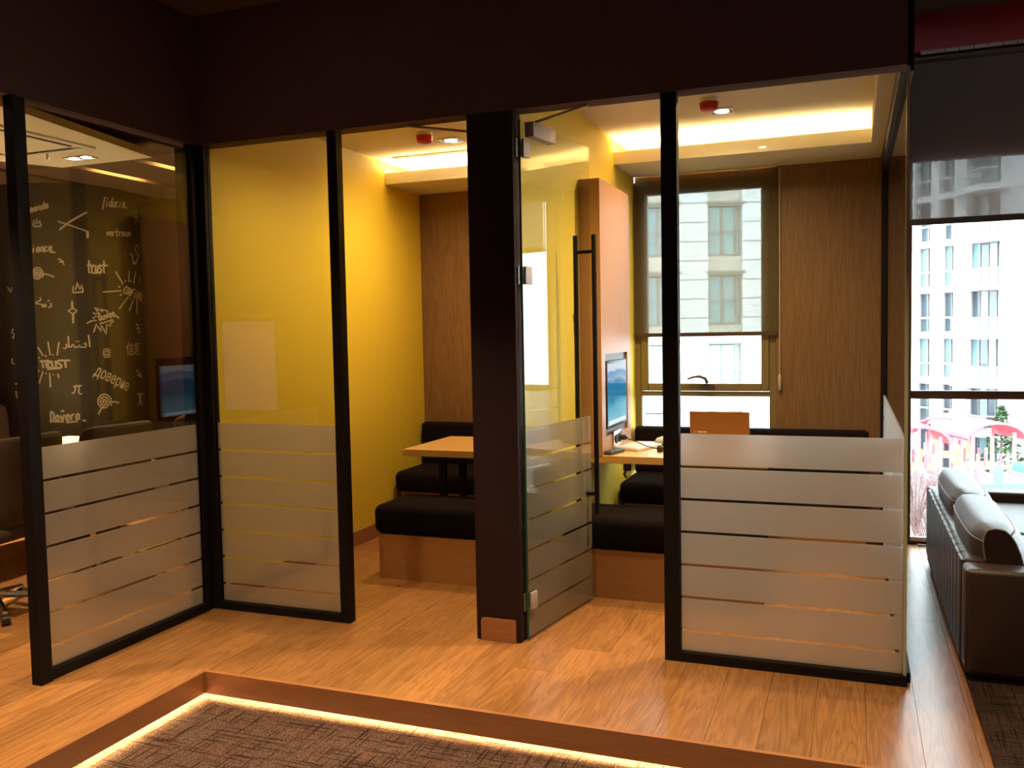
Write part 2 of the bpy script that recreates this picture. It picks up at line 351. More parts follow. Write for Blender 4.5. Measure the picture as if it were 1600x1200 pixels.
# right booth fixed panel and side glass
w3 = S(thing('window_3', '', '', (-.25, 3.95, 0)), 'wide fixed glass panel of the right booth with frosted bands and black base rail', 'glass partition')
child(w3, 'post', (-.79, 3.945, 0), (-.72, 4.0, 2.54), M['frame'])
child(w3, 'bottom_rail', (-.72, 3.945, 0), (.218, 4.0, .042), M['frame'])
child(w3, 'glass_pane', (-.72, 3.967, .042), (.203, 3.977, 2.54), M['glass'])
pbands(w3, (-.719, 3.972), (1, 0), .918, zb=.043)
w4 = S(thing('window_4', '', '', (.21, 5.2, 0)), 'frameless side glass of the right booth running back to a black post', 'glass partition')
child(w4, 'post', (.185, 6.52, 0), (.245, 6.60, 2.54), M['frame'])
child(w4, 'bottom_rail', (.19, 4.0, 0), (.235, 6.52, .042), M['frame'])
child(w4, 'glass_pane', (.206, 3.979, .042), (.216, 6.52, 2.54), M['glass'])
child(w4, 'glass_edge', (.2035, 3.966, .042), (.2165, 3.9785, 2.54), mat('pale_glass_edge', (.45, .46, .34), .25))
pbands(w4, (.211, 3.99), (0, 1), 2.52, zb=.043)

# ------------------------------------------------------------------ glass doors (built at the hinge, leaf along +Y)
def glass_door(name, hinge, rot, side, label):
    t = S(thing(name, '', '', (*hinge, 0), rot), label, 'door')
    Lw = .757; s = side
    box('glass_leaf', (-.005, .0, .008), (.005, Lw, 2.50), M['glass'], t)
    box('glass_edge', (-.0052, -.003, .008), (.0052, .0005, 2.50), M['edge'], t)
    for i, zt in enumerate(GAPS):
        z1 = zt - (.006 if i else 0); z0 = (GAPS[i+1] + .006) if i < 6 else .012
        box('film_band', (-s*.0065, .004, z0), (-s*.0080, Lw - .004, z1), M['film'], t)
    h = thing('pull_handle', None, None); h.parent = t
    for sx in (-1, 1):
        obj('bar', MB().tube([(sx*.055, .695, .50), (sx*.055, .695, 2.02)], .0135, 14), M['frame'], h, smooth='auto')
    for z in (.61, 1.93):
        obj('standoff', MB().tube([(-.055, .695, z), (.055, .695, z)], .010, 12), M['frame'], h, smooth='auto')
    for z in (2.33, 1.73, .15):
        hg = box('hinge', (s*.005, .012, z), (s*.016, .075, z + .085), M['satin'], t, bevel=.002)
        box('hinge_plate', (-s*.014, -.02, z), (-s*.006, .075, z + .085), M['steel'], hg)
    cl_ = box('door_closer', (s*.006, .04, 2.425), (s*.055, .27, 2.495), M['satin'], t, bevel=.003)
    return t
d1 = glass_door('door_1', (-1.466, 3.985), -math.atan2(.1616, .987), 1, 'open glass door of the right booth with tall black pull bars')
d2 = glass_door('door_2', (-1.71, 4.075), math.atan2(.1016, .987), -1, 'open glass door of the left booth, hidden behind the black pillar')
tag(obj('closer_arm', MB().box((-1.44, 4.10, 2.503), (-1.42, 4.12, 2.515)).tube([(-1.43, 4.11, 2.512), (-1.13, 3.99, 2.533)], .007, 8), M['steel']), 'thin steel closer arm from the right booth door up to the black bulkhead', 'door closer')
tag(obj('closer_arm', MB().tube([(-1.76, 4.20, 2.512), (-2.06, 4.0, 2.533)], .007, 8), M['steel']), 'thin steel closer arm at the top of the left booth doorway', 'door closer')

# ------------------------------------------------------------------ exterior windows
def frame_rect(mb, x0, x1, z0, z1, y0, y1, t):
    mb.box((x0, y0, z0), (x0 + t, y1, z1)).box((x1 - t, y0, z0), (x1, y1, z1)).box((x0 + t, y0, z0), (x1 - t, y1, z0 + t)).box((x0 + t, y0, z1 - t), (x1 - t, y1, z1))
w5 = S(thing('window_5', '', '', (-1.0, 6.65, 0)), 'olive-framed outside window of the right booth with an opening sash', 'window')
m_ = MB(); frame_rect(m_, -1.53, -.508, .30, 2.60, 6.62, 6.68, .045); m_.box((-1.49, 6.62, 1.005), (-.55, 6.68, 1.04))
P(obj('frame', m_, M['winframe']), w5)
m_ = MB(); frame_rect(m_, -1.485, -.553, 1.045, 2.555, 6.605, 6.66, .055); sash = P(obj('sash', m_, M['winframe'], bevel=.004, seg=1), w5)
P(box('glass_pane', (-1.43, 6.63, 1.10), (-.608, 6.64, 2.50), M['glass_ext']), w5)
P(box('glass_pane', (-1.485, 6.63, .345), (-.553, 6.64, 1.005), M['glass_ext']), w5)
hd = P(obj('window_handle', MB().box((-1.045, 6.575, 1.078), (-.935, 6.605, 1.10)).tube([(-.985, 6.57, 1.105), (-1.0, 6.565, 1.14), (-1.04, 6.56, 1.155), (-1.09, 6.56, 1.15), (-1.13, 6.562, 1.135)], [.014, .013, .011, .009, .007], 8), mat('bronze_handle', (.08, .06, .04), .4), smooth='auto'), w5)
w6 = S(thing('window_6', '', '', (2.5, 6.65, 0)), 'tall brown-framed lobby window looking onto the playground', 'window')
m_ = MB(); m_.box((.335, 6.60, 0), (.378, 6.70, 3.53)).box((.378, 6.62, 1.0), (X1, 6.68, 1.047)).box((.378, 6.62, 2.60), (X1, 6.70, 3.53)).box((.378, 6.62, 0), (X1, 6.70, .022))
for xx in (2.45, 4.6, 6.7): m_.box((xx, 6.62, .022), (xx + .06, 6.68, 2.6))
P(obj('frame', m_, M['winframe2']), w6)
m_ = MB().box((.378, 6.615, 1.047), (X1, 6.635, 1.056)).box((.378, 6.605, .022), (X1, 6.62, .05)); P(obj('glazing_bead', m_, M['steel']), w6)
for a, b in ((.378, 2.45), (2.51, 4.6), (4.66, 6.7)):
    P(box('glass_pane', (a, 6.645, 1.047), (b, 6.655, 2.60), M['glass_ext']), w6); P(box('glass_pane', (a, 6.645, .022), (b, 6.655, 1.0), M['glass_ext']), w6)
# blinds
rb = thing('roller_blind', 'grey screen roller blind half down over the right booth window', 'blind', (-1.0, 6.585, 2.6))
P(box('fabric', (-1.527, 6.583, 1.475), (-.49, 6.586, 2.63), M['blind']), rb)
P(box('bottom_bar', (-1.527, 6.578, 1.448), (-.49, 6.591, 1.476), M['blindbar']), rb)
P(obj('chain', MB().tube([(-.478, 6.575, 2.62), (-.478, 6.575, 1.13)], .0022, 6), M['whiteplastic']), rb)
ts = P(obj('tassel', MB().tube([(-.478, 6.575, 1.17), (-.478, 6.575, 1.15), (-.478, 6.575, 1.06), (-.478, 6.575, 1.05)], [.005, .012, .013, .004], 8), mat('clear_plastic', (.45, .40, .35), .2), smooth=True), rb)
rb = thing('roller_blind', 'wide brown screen roller blind over the top of the lobby window', 'blind', (1.4, 6.56, 3.2))
P(box('fabric', (.36, 6.56, 2.20), (2.47, 6.563, 3.25), M['blind2']), rb)
P(box('bottom_bar', (.36, 6.552, 2.165), (2.47, 6.570, 2.205), M['blindbar']), rb)
P(obj('roller', MB().tube([(.36, 6.56, 3.25), (2.47, 6.56, 3.25)], .03, 12), M['blindbar'], smooth='auto'), rb)
# red band with a slot diffuser at its foot
S(box('wall_red', (.24, 6.50, 3.285), (X1, 6.60, 3.53), M['red']), 'dark red wall band above the lobby window', 'wall')
sd = thing('slot_diffuser', 'pale segmented air slot along the foot of the red band', 'vent', (1.2, 6.49, 3.26))
for i in range(24):
    xx = .40 + i * .082 + (.015 if i == 0 else 0); P(box('segment', (xx, 6.485, 3.262), (xx + .077, 6.499, 3.283), mat('slot_grey', (.42, .38, .34), .5) if i == 0 else bpy.data.materials['slot_grey']), sd)
S(box('wall_right', (X1, -5, -.2), (X1 + .1, 6.9, 3.7), M['grey']), 'far right wall of the lobby, out of view', 'wall')
S(box('wall_rear', (X0, -5.1, -.2), (X1, -5, 3.7), M['redwood']), 'brown wood wall at the rear of the lobby, out of view', 'wall')

# ------------------------------------------------------------------ meeting room on the left
S(box('wall_meeting_back', (X0, 6.69, 0), (-3.31, 6.8, 3.0), M['redwood']), 'red-brown wood wall at the back of the meeting room', 'wall')
S(box('wall_meeting_left', (X0 - .1, -5, -.2), (X0, 6.8, 3.4), M['redwood']), 'dark wood wall on the far left of the meeting room', 'wall')
# ceiling with linear grooves, two of them lit
mr = MB(); ys = (.9, 6.69); edges = [-8.4]
for gx in (-7.2, -6.6, -6.0, -5.42, -4.84, -4.26, -3.75): edges += [gx - .05, gx + .05]
edges.append(-3.40)
for i in range(0, len(edges), 2): mr.box((edges[i], ys[0], 2.80), (edges[i+1], ys[1], 2.84))
mr.box((X0, ys[0], 2.90), (-3.40, ys[1], 2.95))
for e in edges[1:-1]: mr.box((e - .004, ys[0], 2.84), (e + .004, ys[1], 2.90))
S(obj('ceiling', mr, M['ceil2']), 'brown meeting room ceiling with long recessed grooves', 'ceiling')
for gx, y0, y1, w in ((-5.42, 5.35, 5.85, 'nearer the column'), (-4.84, 5.38, 5.9, 'nearer the glass')):
    tag(box('groove_light', (gx - .02, y0, 2.86), (gx + .02, y1, 2.875), M['slot']), 'short warm light in the meeting room ceiling groove %s' % w, 'lamp')
cp = S(obj('trim_7', MB().prism([(-3.95, 2.4), (-4.065, 3.51), (-4.318, 4.712), (-5.114, 4.716), (-5.286, 4.375), (-5.9, 3.2), (-5.9, 2.4)], 2.70, 2.745), M['white']), 'angular white dropped ceiling panel in the meeting room', 'ceiling panel')
ac = thing('ceiling_cassette', 'square air conditioning cassette set in the white dropped panel', 'air conditioner', (-4.75, 3.95, 2.70))
a = MB(); frame_rect(a, -.36, .36, -.36, .36, -.012, 0, .05); a.v = [(x, z, y) for x, y, z in a.v]; obj('frame', a, M['whiteplastic'], ac)
box('grille', (-.26, -.26, -.010), (.26, .26, -.002), M['white'], ac)
for i in range(4):
    b_ = MB().box((-.24, .275, -.0125), (.24, .295, -.009)); b_.rotz(i * PI / 2); obj('louvre', b_, M['blackplastic'], ac)
sp = thing('sprinkler_head', 'small sprinkler head under the white dropped panel', 'sprinkler', (-4.78, 4.3, 2.70))
obj('plate', MB().cyl((0, 0), .035, -.006, 0, 16), M['whiteplastic'], sp); obj('stem', MB().cyl((0, 0), .008, -.045, -.006, 8), M['steel'], sp)

def downlight(loc, label, power, angle=70, z=0, double=True, lens='lens', col=WARM2, lamp=True, size=.07):
    t = thing('downlight', label, 'lamp', loc)
    a = MB(); n_ = 2 if double else 1; hx = size * n_
    frame_rect(a, -hx, hx, -size, size, -.006, 0, .010); a.v = [(x, z, y) for x, y, z in a.v]
    obj('trim_ring', a, M['steel'], t)
    box('housing', (-hx + .01, -size + .01, -.003), (hx - .01, size - .01, -.001), M['blackplastic'], t)
    for k in range(n_):
        cx = 0 if n_ == 1 else (-size, size)[k]
        obj('lens', MB().cyl((cx, 0), size * .62, -.006, -.003, 16), M[lens], t)
    if lamp: spot('lamp', (0, 0, -.02), power, angle, col, parent=t, r=.04, blend=1 if angle > 100 else .6)
    return t
downlight((-4.728, 4.508, 2.70), 'twin downlight in the white dropped panel of the meeting room', ROOM, 110, size=.052)
# booth ceilings
def smoke(loc, label):
    t = thing('smoke_detector', label, 'smoke detector', loc)
    obj('base', MB().tube([(0, 0, 0), (0, 0, -.022)], [.052, .050], 24), M['whiteplastic'], t, smooth='auto')
    obj('cover', MB().tube([(0, 0, -.022), (0, 0, -.06), (0, 0, -.068)], [.055, .050, .040], 24), M['redplastic'], t, smooth='auto')
downlight((-2.55, 4.40, 2.81), 'added square downlight near the door of the left booth, unseen above the glass', BOOTH * .4, 150, double=False)  # unseen lamp added to light the yellow wall more evenly
downlight((-.45, 4.40, 2.81), 'added square downlight, unseen above the wide glass panel inside the right booth', BOOTH * 1.5, 150, double=False)  # unseen lamp added to brighten the floor and film behind the glass
smoke((-2.60, 5.28, 2.81), 'red-capped smoke detector on the left booth ceiling')
smoke((-.765, 5.22, 2.81), 'red-capped smoke detector on the right booth ceiling')
downlight((-2.54, 5.56, 2.81), 'square downlight behind the smoke detector in the left booth', BOOTH * .8, 165, double=False)
downlight((-.735, 5.53, 2.81), 'square downlight behind the smoke detector in the right booth', BOOTH, 165, double=False)
sl = MB(); sl.box((-3.18, 5.90, 2.803), (-2.35, 5.91, 2.81)).box((-3.18, 5.945, 2.803), (-2.35, 5.955, 2.81)).box((-3.18, 5.91, 2.803), (-3.17, 5.945, 2.81)).box((-2.36, 5.91, 2.803), (-2.35, 5.945, 2.81))
lg = tag(obj('linear_grille', sl, M['white']), 'thin cream air slot in the left booth ceiling in front of the cove', 'vent')
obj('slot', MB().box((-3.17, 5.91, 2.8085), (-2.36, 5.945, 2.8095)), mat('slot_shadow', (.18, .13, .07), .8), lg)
# lobby lamps (two of them mirror in the glass)
for x_, y_, l_ in ((-.80, -.91, 'behind the camera, mirrored in the right booth glass'), (-3.1, 2.0, 'over the left end of the sunken carpet'), (-1.5, 2.75, 'over the step before the black pillar'),
                   (-.1, 2.9, 'over the step before the wide glass panel'), (-2.45, 3.0, 'over the step corner'), (1.6, 3.0, 'over the dark rug')):
    downlight((x_, y_, HC), 'round-lensed lobby downlight ' + l_, (LOBBY * (1.4 if x_ > -2 else 1) if x_ < 1 else 12) if l_[0] == 'o' else 250, 76 if l_[0] == 'o' else 150, double=False, size=.06)
for x_, y_ in ((-5.514, .454), (-6.277, .079)):
    downlight((x_, y_, HC), 'small lobby downlight at the far left, %s of two mirrored in the yellow booth glass' % ('right' if x_ > -6 else 'left'), 20, 60, double=False, size=.05)
for k_, y_ in enumerate((3.35, 4.6)):  # added lamps; their bounce off the table brightens the dropped panel
    downlight((-5.35 - .25 * k_, y_, 2.70 if k_ == 0 else 2.80), 'added meeting room downlight over the %s end of the table' % ('near', 'far')[k_], ROOM * 3, 58, double=False)
downlight((-3.75, 2.45, 2.80), 'downlight over the meeting room doorway', ROOM * .8, 70, double=False)

# ------------------------------------------------------------------ round column with chalk writing
CX, CY, CR = -6.522, 6.029, .6
cbase = math.atan2(-CY, -CX)
colm = S(obj('round_column', MB().cyl((CX, CY), CR, 0, 2.80, 64), M['chalkboard'], smooth='auto'), 'thick round dark column covered in chalk words behind the meeting room glass', 'column')
def oncol(s_, z, h=.0025):
    q = cbase + s_ / CR; return (CX + math.cos(q) * (CR + h), CY + math.sin(q) * (CR + h), z)
def ribbon(mb, pts, w):
    P0_ = [Vector(p) for p in pts]; vs = []; P_ = []
    if len(P0_) < 2: return
    for i in range(len(P0_) - 1):
        k_ = max(1, int((P0_[i+1] - P0_[i]).length / .03)); P_ += [P0_[i].lerp(P0_[i+1], j / k_) for j in range(k_)]
    P_.append(P0_[-1]); n_ = len(P_)
    for i in range(n_):
        d = P_[min(i+1, n_-1)] - P_[max(i-1, 0)]
        if d.length < 1e-6: d = Vector((1, 0))
        d.normalize(); nn = Vector((-d.y, d.x)) * w / 2
        for s_ in (1, -1): q = P_[i] + nn * s_; vs.append(oncol(q.x, q.y))
        for s_ in (1, -1): q = P_[i] + nn * s_; vs.append(oncol(q.x, q.y, .0005))
    fs = []
    for i in range(n_ - 1):
        a = i * 4; b = a + 4
        fs += [(a, a+1, b+1, b), (a+2, b+2, b+3, a+3), (a, b, b+2, a+2), (a+1, a+3, b+3, b+1)]
    fs += [(0, 2, 3, 1), (4*n_-4, 4*n_-3, 4*n_-1, 4*n_-2)]
    mb.add(vs, fs)
CHALK = [
('word reende',12,[[(-297,2584),(-294,2553)],[(-294,2571),(-292,2576),(-290,2582),(-286,2586),(-283,2587),(-279,2587),(-276,2586)],[(-265,2575),(-260,2577),(-252,2580),(-247,2583),(-247,2587),(-250,2593),(-253,2596),(-256,2595),(-260,2591),(-263,2587),(-264,2581),(-265,2573),(-264,2568),(-262,2564),(-258,2562),(-255,2562),(-250,2565),(-245,2569),(-242,2572)],[(-235,2583),(-229,2585),(-222,2588),(-217,2591),(-217,2595),(-219,2601),(-222,2604),(-226,2603),(-230,2599),(-232,2595),(-234,2588),(-234,2581),(-233,2576),(-231,2572),(-228,2570),(-224,2570),(-220,2573),(-215,2577),(-212,2580)],[(-205,2607),(-203,2576)],[(-204,2597),(-201,2601),(-198,2607),(-195,2611),(-192,2612),(-189,2611),(-187,2607),(-187,2599),(-187,2588),(-187,2580),(-185,2579),(-183,2580),(-182,2582)],[(-158,2615),(-161,2617),(-165,2618),(-168,2618),(-171,2613),(-174,2606),(-175,2600),(-175,2594),(-173,2589),(-170,2586),(-166,2589),(-161,2595),(-158,2599)],[(-157,2645),(-158,2630),(-158,2609),(-158,2594),(-156,2589),(-154,2589),(-153,2590)],[(-146,2608),(-141,2610),(-134,2613),(-129,2616),(-129,2621),(-132,2626),(-134,2629),(-138,2628),(-141,2624),(-144,2619),(-145,2613),(-146,2606),(-145,2601),(-143,2597),(-140,2595),(-136,2595),(-132,2598),(-127,2602),(-124,2605)]]),
('crown doodle below it',11,[[(-250,2452),(-241,2496),(-228,2461),(-218,2508),(-209,2465),(-198,2495),(-187,2449)],[(-249,2446),(-188,2444)]]),
('word fiance',14,[[(-274,2295),(-277,2297),(-282,2298),(-285,2298),(-287,2295),(-288,2289),(-290,2278),(-292,2256),(-293,2229),(-295,2209)],[(-302,2267),(-278,2271)],[(-256,2273),(-257,2263),(-258,2248),(-258,2237),(-257,2234),(-255,2234),(-253,2234)],[(-255,2286),(-253,2290)],[(-212,2270),(-214,2272),(-218,2275),(-222,2276),(-226,2271),(-230,2263),(-232,2255),(-232,2248),(-230,2241),(-228,2237),(-224,2239),(-219,2243),(-216,2250),(-213,2260),(-212,2271),(-211,2276),(-212,2269),(-213,2255),(-213,2243),(-212,2239),(-210,2238),(-208,2237)],[(-198,2277),(-199,2238)],[(-197,2264),(-195,2269),(-190,2275),(-187,2279),(-184,2280),(-181,2277),(-179,2272),(-179,2262),(-181,2249),(-181,2239),(-180,2237),(-177,2238),(-176,2240)],[(-146,2275),(-149,2277),(-153,2280),(-157,2280),(-161,2275),(-165,2268),(-167,2260),(-167,2253),(-166,2246),(-163,2242),(-157,2243),(-151,2246),(-146,2249)],[(-135,2263),(-129,2264),(-121,2265),(-116,2268),(-116,2273),(-118,2281),(-120,2285),(-124,2284),(-128,2281),(-132,2276),(-134,2269),(-135,2260),(-134,2253),(-133,2248),(-129,2245),(-126,2244),(-121,2246),(-116,2250),(-112,2253)],[(-132,2237),(-88,2232)]]),
('crossed sabres doodle',12,[[(-53,2416),(17,2478),(163,2576)],[(-48,2423),(42,2501),(151,2569)],[(-59,2488),(154,2416)],[(154,2419),(156,2357)],[(165,2419),(162,2361)]]),
('word fiducia',12,[[(332,2710),(329,2712),(326,2714),(322,2713),(320,2710),(317,2703),(314,2690),(307,2664),(299,2631),(293,2608)],[(301,2677),(322,2681)],[(342,2684),(339,2671),(334,2654),(331,2641),(331,2637),(333,2637),(335,2637)],[(346,2700),(349,2705)],[(383,2680),(381,2682),(378,2686),(374,2687),(369,2681),(363,2671),(359,2662),(357,2654),(357,2645),(359,2641),(364,2644),(371,2651),(376,2656)],[(396,2723),(390,2701),(380,2671),(374,2648),(373,2640),(376,2640),(377,2641)],[(398,2689),(395,2677),(391,2661),(389,2649),(390,2643),(393,2641),(396,2642),(401,2645),(405,2651),(410,2659),(414,2671),(419,2685),(420,2690),(417,2680),(412,2661),(408,2647),(408,2642),(410,2643),(411,2643)],[(454,2686),(451,2689),(447,2692),(442,2692),(437,2686),(431,2677),(426,2668),(424,2659),(424,2651),(426,2646),(431,2647),(440,2651),(446,2654)],[(480,2696),(476,2683),(470,2665),(466,2652),(467,2648),(469,2648),(471,2648)],[(486,2712),(489,2717)],[(534,2694),(531,2697),(527,2700),(522,2700),(515,2694),(508,2684),(502,2675),(500,2666),(500,2657),(502,2653),(507,2655),(514,2661),(521,2669),(528,2681),(534,2696),(537,2702),(533,2693),(527,2675),(522,2661),(522,2656),(525,2655),(527,2654)],[(499,2664),(563,2650)]]),
('word vertrouwen cut short',12,[[(323,2426),(324,2414),(325,2398),(327,2391),(332,2400),(339,2417),(343,2430)],[(350,2410),(356,2410),(363,2411),(368,2414),(369,2419),(368,2426),(365,2430),(362,2429),(358,2426),(354,2422),(352,2415),(350,2407),(350,2401),(352,2397),(354,2394),(358,2393),(362,2394),(368,2398),(372,2401)],[(383,2430),(380,2394)],[(383,2415),(386,2420),(389,2426),(393,2430),(397,2431),(401,2429),(404,2428)],[(428,2457),(424,2441),(420,2419),(418,2403),(421,2397),(425,2397),(429,2398)],[(413,2435),(439,2439)],[(448,2435),(445,2399)],[(449,2420),(451,2425),(456,2431),(460,2436),(464,2436),(468,2435),(472,2434)],[(497,2439),(492,2435),(485,2429),(481,2423),(481,2415),(484,2406),(488,2402),(493,2405),(500,2411),(505,2419),(505,2426),(503,2434),(500,2439),(498,2441),(495,2440),(493,2439)],[(523,2441),(521,2432),(519,2420),(519,2411),(522,2407),(526,2405),(530,2406),(535,2408),(539,2413),(543,2419),(546,2429),(549,2439),(550,2444),(548,2436),(545,2421),(544,2410),(545,2407),(547,2407),(549,2407)],[(564,2445),(559,2408)],[(564,2433),(567,2437),(572,2443),(576,2446),(578,2445),(579,2440),(579,2434),(578,2426),(576,2417),(574,2410)],[(579,2434),(583,2439),(588,2445),(592,2448),(595,2446),(597,2442),(598,2436),(597,2428),(595,2418),(593,2411)]]),
('hash doodle',8,[[(697,2635),(803,2658)],[(679,2585),(802,2611)],[(742,2655),(710,2528)],[(804,2663),(750,2552)]]),
('swirl doodle by the edge',12,[[(582,2256),(591,2254),(604,2250),(615,2240),(619,2219),(620,2191),(629,2176),(654,2181),(692,2199),(728,2222),(754,2251),(773,2284),(778,2312),(762,2329),(737,2341),(715,2344),(696,2336),(679,2319),(672,2302),(687,2286),(716,2270),(732,2251),(720,2223),(694,2193),(671,2174),(648,2177),(627,2192),(612,2203)]]),
('small arrow doodle',11,[[(-75,2173),(-59,2182),(-48,2160),(-64,2156),(-36,2152),(-28,2130)],[(-51,2169),(-32,2159)]]),
('target spiral doodle',12,[[(-235,2057),(-234,2056),(-234,2054),(-235,2052),(-238,2052),(-241,2053),(-243,2057),(-242,2063),(-240,2068),(-234,2072),(-228,2071),(-223,2066),(-220,2057),(-221,2047),(-227,2038),(-236,2033),(-246,2035),(-254,2044),(-258,2058),(-255,2073),(-246,2085),(-233,2091),(-220,2088),(-209,2075),(-205,2057),(-209,2037),(-220,2021),(-237,2014),(-255,2019),(-268,2034),(-273,2058),(-268,2083),(-253,2102),(-232,2110),(-211,2104),(-196,2085),(-190,2057),(-196,2027)],[(-193,2059),(-148,2050),(-107,2030)],[(-292,2043),(-266,2047)]]),
('underlined word trust',14,[[(161,2175),(159,2148),(157,2110),(156,2082),(159,2072),(163,2072),(166,2072)],[(150,2138),(173,2142)],[(181,2134),(180,2073)],[(182,2109),(184,2117),(187,2127),(191,2135),(194,2135),(198,2132),(201,2130)],[(211,2136),(210,2121),(210,2100),(210,2084),(212,2076),(215,2074),(219,2074),(222,2078),(225,2085),(227,2095),(229,2111),(230,2129),(231,2136),(230,2123),(229,2098),(228,2080),(229,2074),(231,2074),(232,2075)],[(262,2133),(258,2135),(252,2138),(247,2137),(245,2131),(244,2122),(245,2114),(249,2110),(254,2106),(258,2101),(259,2093),(258,2084),(256,2078),(251,2076),(244,2077),(239,2078)],[(286,2180),(284,2153),(281,2115),(280,2087),(283,2077),(287,2076),(291,2077)],[(273,2144),(299,2148)],[(175,2068),(259,2073)],[(144,2129),(199,2130)],[(244,2132),(319,2137)]]),
('burst around word confianza',11,[[(389,2091),(467,1987)],[(558,2107),(540,2006)],[(669,2113),(614,2001)],[(785,2083),(735,2003)],[(266,1911),(443,1928)],[(527,1880),(411,1771)],[(602,1855),(531,1759)],[(666,1862),(653,1733)],[(413,1966),(429,1955)],[(495,2023),(502,2005)],[(573,2027),(571,2008)],[(428,1886),(443,1900)],[(558,1867),(556,1851)]]),
('word confian',12,[[(519,1958),(518,1962),(515,1966),(511,1967),(503,1963),(494,1955),(485,1946),(477,1934),(471,1922),(468,1912),(472,1909),(481,1910),(487,1910)],[(545,1959),(537,1954),(526,1947),(516,1938),(508,1925),(501,1910),(499,1900),(504,1901),(515,1907),(525,1915),(534,1925),(542,1938),(548,1948),(549,1954),(547,1957),(545,1959)],[(523,1894),(537,1914),(557,1941),(570,1954),(564,1937),(550,1906),(544,1889),(556,1902),(577,1929),(594,1949)],[(557,1886),(571,1904),(590,1929),(609,1946),(622,1949),(633,1945),(640,1941)],[(585,1919),(609,1914)],[(670,1937),(609,1875)],[(635,1871),(661,1890),(701,1917),(730,1930),(720,1915),(694,1886),(675,1864)],[(664,1891),(693,1887)],[(688,1863),(714,1884),(756,1912),(788,1926),(772,1908),(740,1876),(728,1858),(754,1872),(813,1901),(902,1926)],[(901,1922),(901,1922),(900,1921),(900,1915),(901,1899),(816,1874),(756,1856),(763,1850),(802,1850),(852,1852)]]),
('crown doodle in the middle',12,[[(25,1905),(35,1959),(49,1919),(64,1990),(78,1928),(98,1968),(104,1906)],[(29,1901),(104,1908)]]),
('small word tika',11,[[(-223,1863),(-221,1857),(-219,1848),(-220,1841),(-228,1836),(-240,1832),(-250,1828),(-256,1823),(-260,1819),(-260,1815),(-252,1813),(-241,1812),(-230,1810),(-218,1808),(-207,1804),(-201,1801),(-203,1796),(-209,1791),(-214,1788)],[(-201,1792),(-196,1798),(-189,1806),(-184,1809),(-181,1804),(-179,1795),(-181,1787),(-188,1785),(-198,1785),(-206,1785)],[(-143,1818),(-141,1810),(-139,1800),(-140,1791),(-146,1786),(-154,1781),(-161,1778)],[(-166,1831),(-150,1840)]]),
('four pointed star doodle',12,[[(17,1834),(19,1776),(53,1751),(24,1727),(18,1647)],[(18,1647),(17,1727),(-15,1752),(15,1771),(17,1834)]]),
('burst around word given',12,[[(121,1646),(158,1666),(201,1669),(169,1687),(203,1707),(171,1732),(223,1729),(187,1778),(259,1745),(240,1765),(300,1749),(289,1732)],[(173,1569),(195,1638),(231,1578),(239,1632),(276,1552),(285,1637),(316,1622),(322,1647),(349,1665)],[(343,1733),(408,1688)]]),
('word guven',12,[[(235,1724),(231,1726),(226,1730),(222,1729),(220,1721),(219,1709),(219,1697),(222,1686),(226,1676),(230,1670),(234,1672),(238,1678),(240,1685),(241,1692),(240,1698),(238,1703),(235,1703),(231,1702),(228,1700)],[(246,1711),(247,1703),(249,1691),(251,1682),(254,1678),(258,1678),(261,1679),(263,1682),(265,1686),(266,1693),(266,1702),(265,1712),(264,1716),(265,1709),(267,1695),(269,1684),(271,1681),(272,1681),(273,1682)],[(275,1719),(279,1708),(284,1693),(289,1686),(292,1696),(293,1714),(295,1728)],[(307,1710),(313,1712),(320,1714),(325,1718),(325,1723),(321,1729),(317,1732),(314,1731),(310,1727),(308,1722),(308,1716),(308,1708),(310,1701),(313,1697),(316,1695),(320,1695),(325,1697),(329,1702),(332,1705)],[(336,1736),(342,1700)],[(339,1724),(341,1729),(343,1736),(346,1740),(349,1741),(353,1739),(355,1735),(357,1726),(359,1714),(360,1705),(362,1703),(364,1705),(366,1706)],[(224,1642),(275,1655),(341,1677)]]),
('arabic word itimad',12,[[(130,1549),(138,1446)],[(114,1481),(91,1476),(113,1461),(103,1446),(67,1447),(59,1467),(49,1448),(19,1449),(11,1473),(2,1464),(-8,1449),(-19,1449)],[(-24,1542),(-21,1449),(-30,1453)],[(-42,1479),(-36,1455),(-52,1438),(-65,1444)],[(34,1494),(43,1496)],[(53,1496),(60,1497)]]),
('rays around word trust',11,[[(-259,1455),(-220,1381)],[(-178,1497),(-165,1385)],[(-94,1495),(-113,1383)],[(-228,1255),(-264,1153)],[(-176,1239),(-175,1119)],[(-114,1232),(-108,1193)],[(-147,1228),(-147,1219)],[(-206,1242),(-204,1230)],[(-206,1390),(-195,1371)],[(-145,1394),(-145,1384)],[(-257,1372),(-248,1360)],[(-291,1350),(-277,1343)],[(-292,1319),(-279,1316)],[(-290,1283),(-270,1293)],[(-269,1256),(-256,1263)],[(-288,1644),(-283,1576)]]),
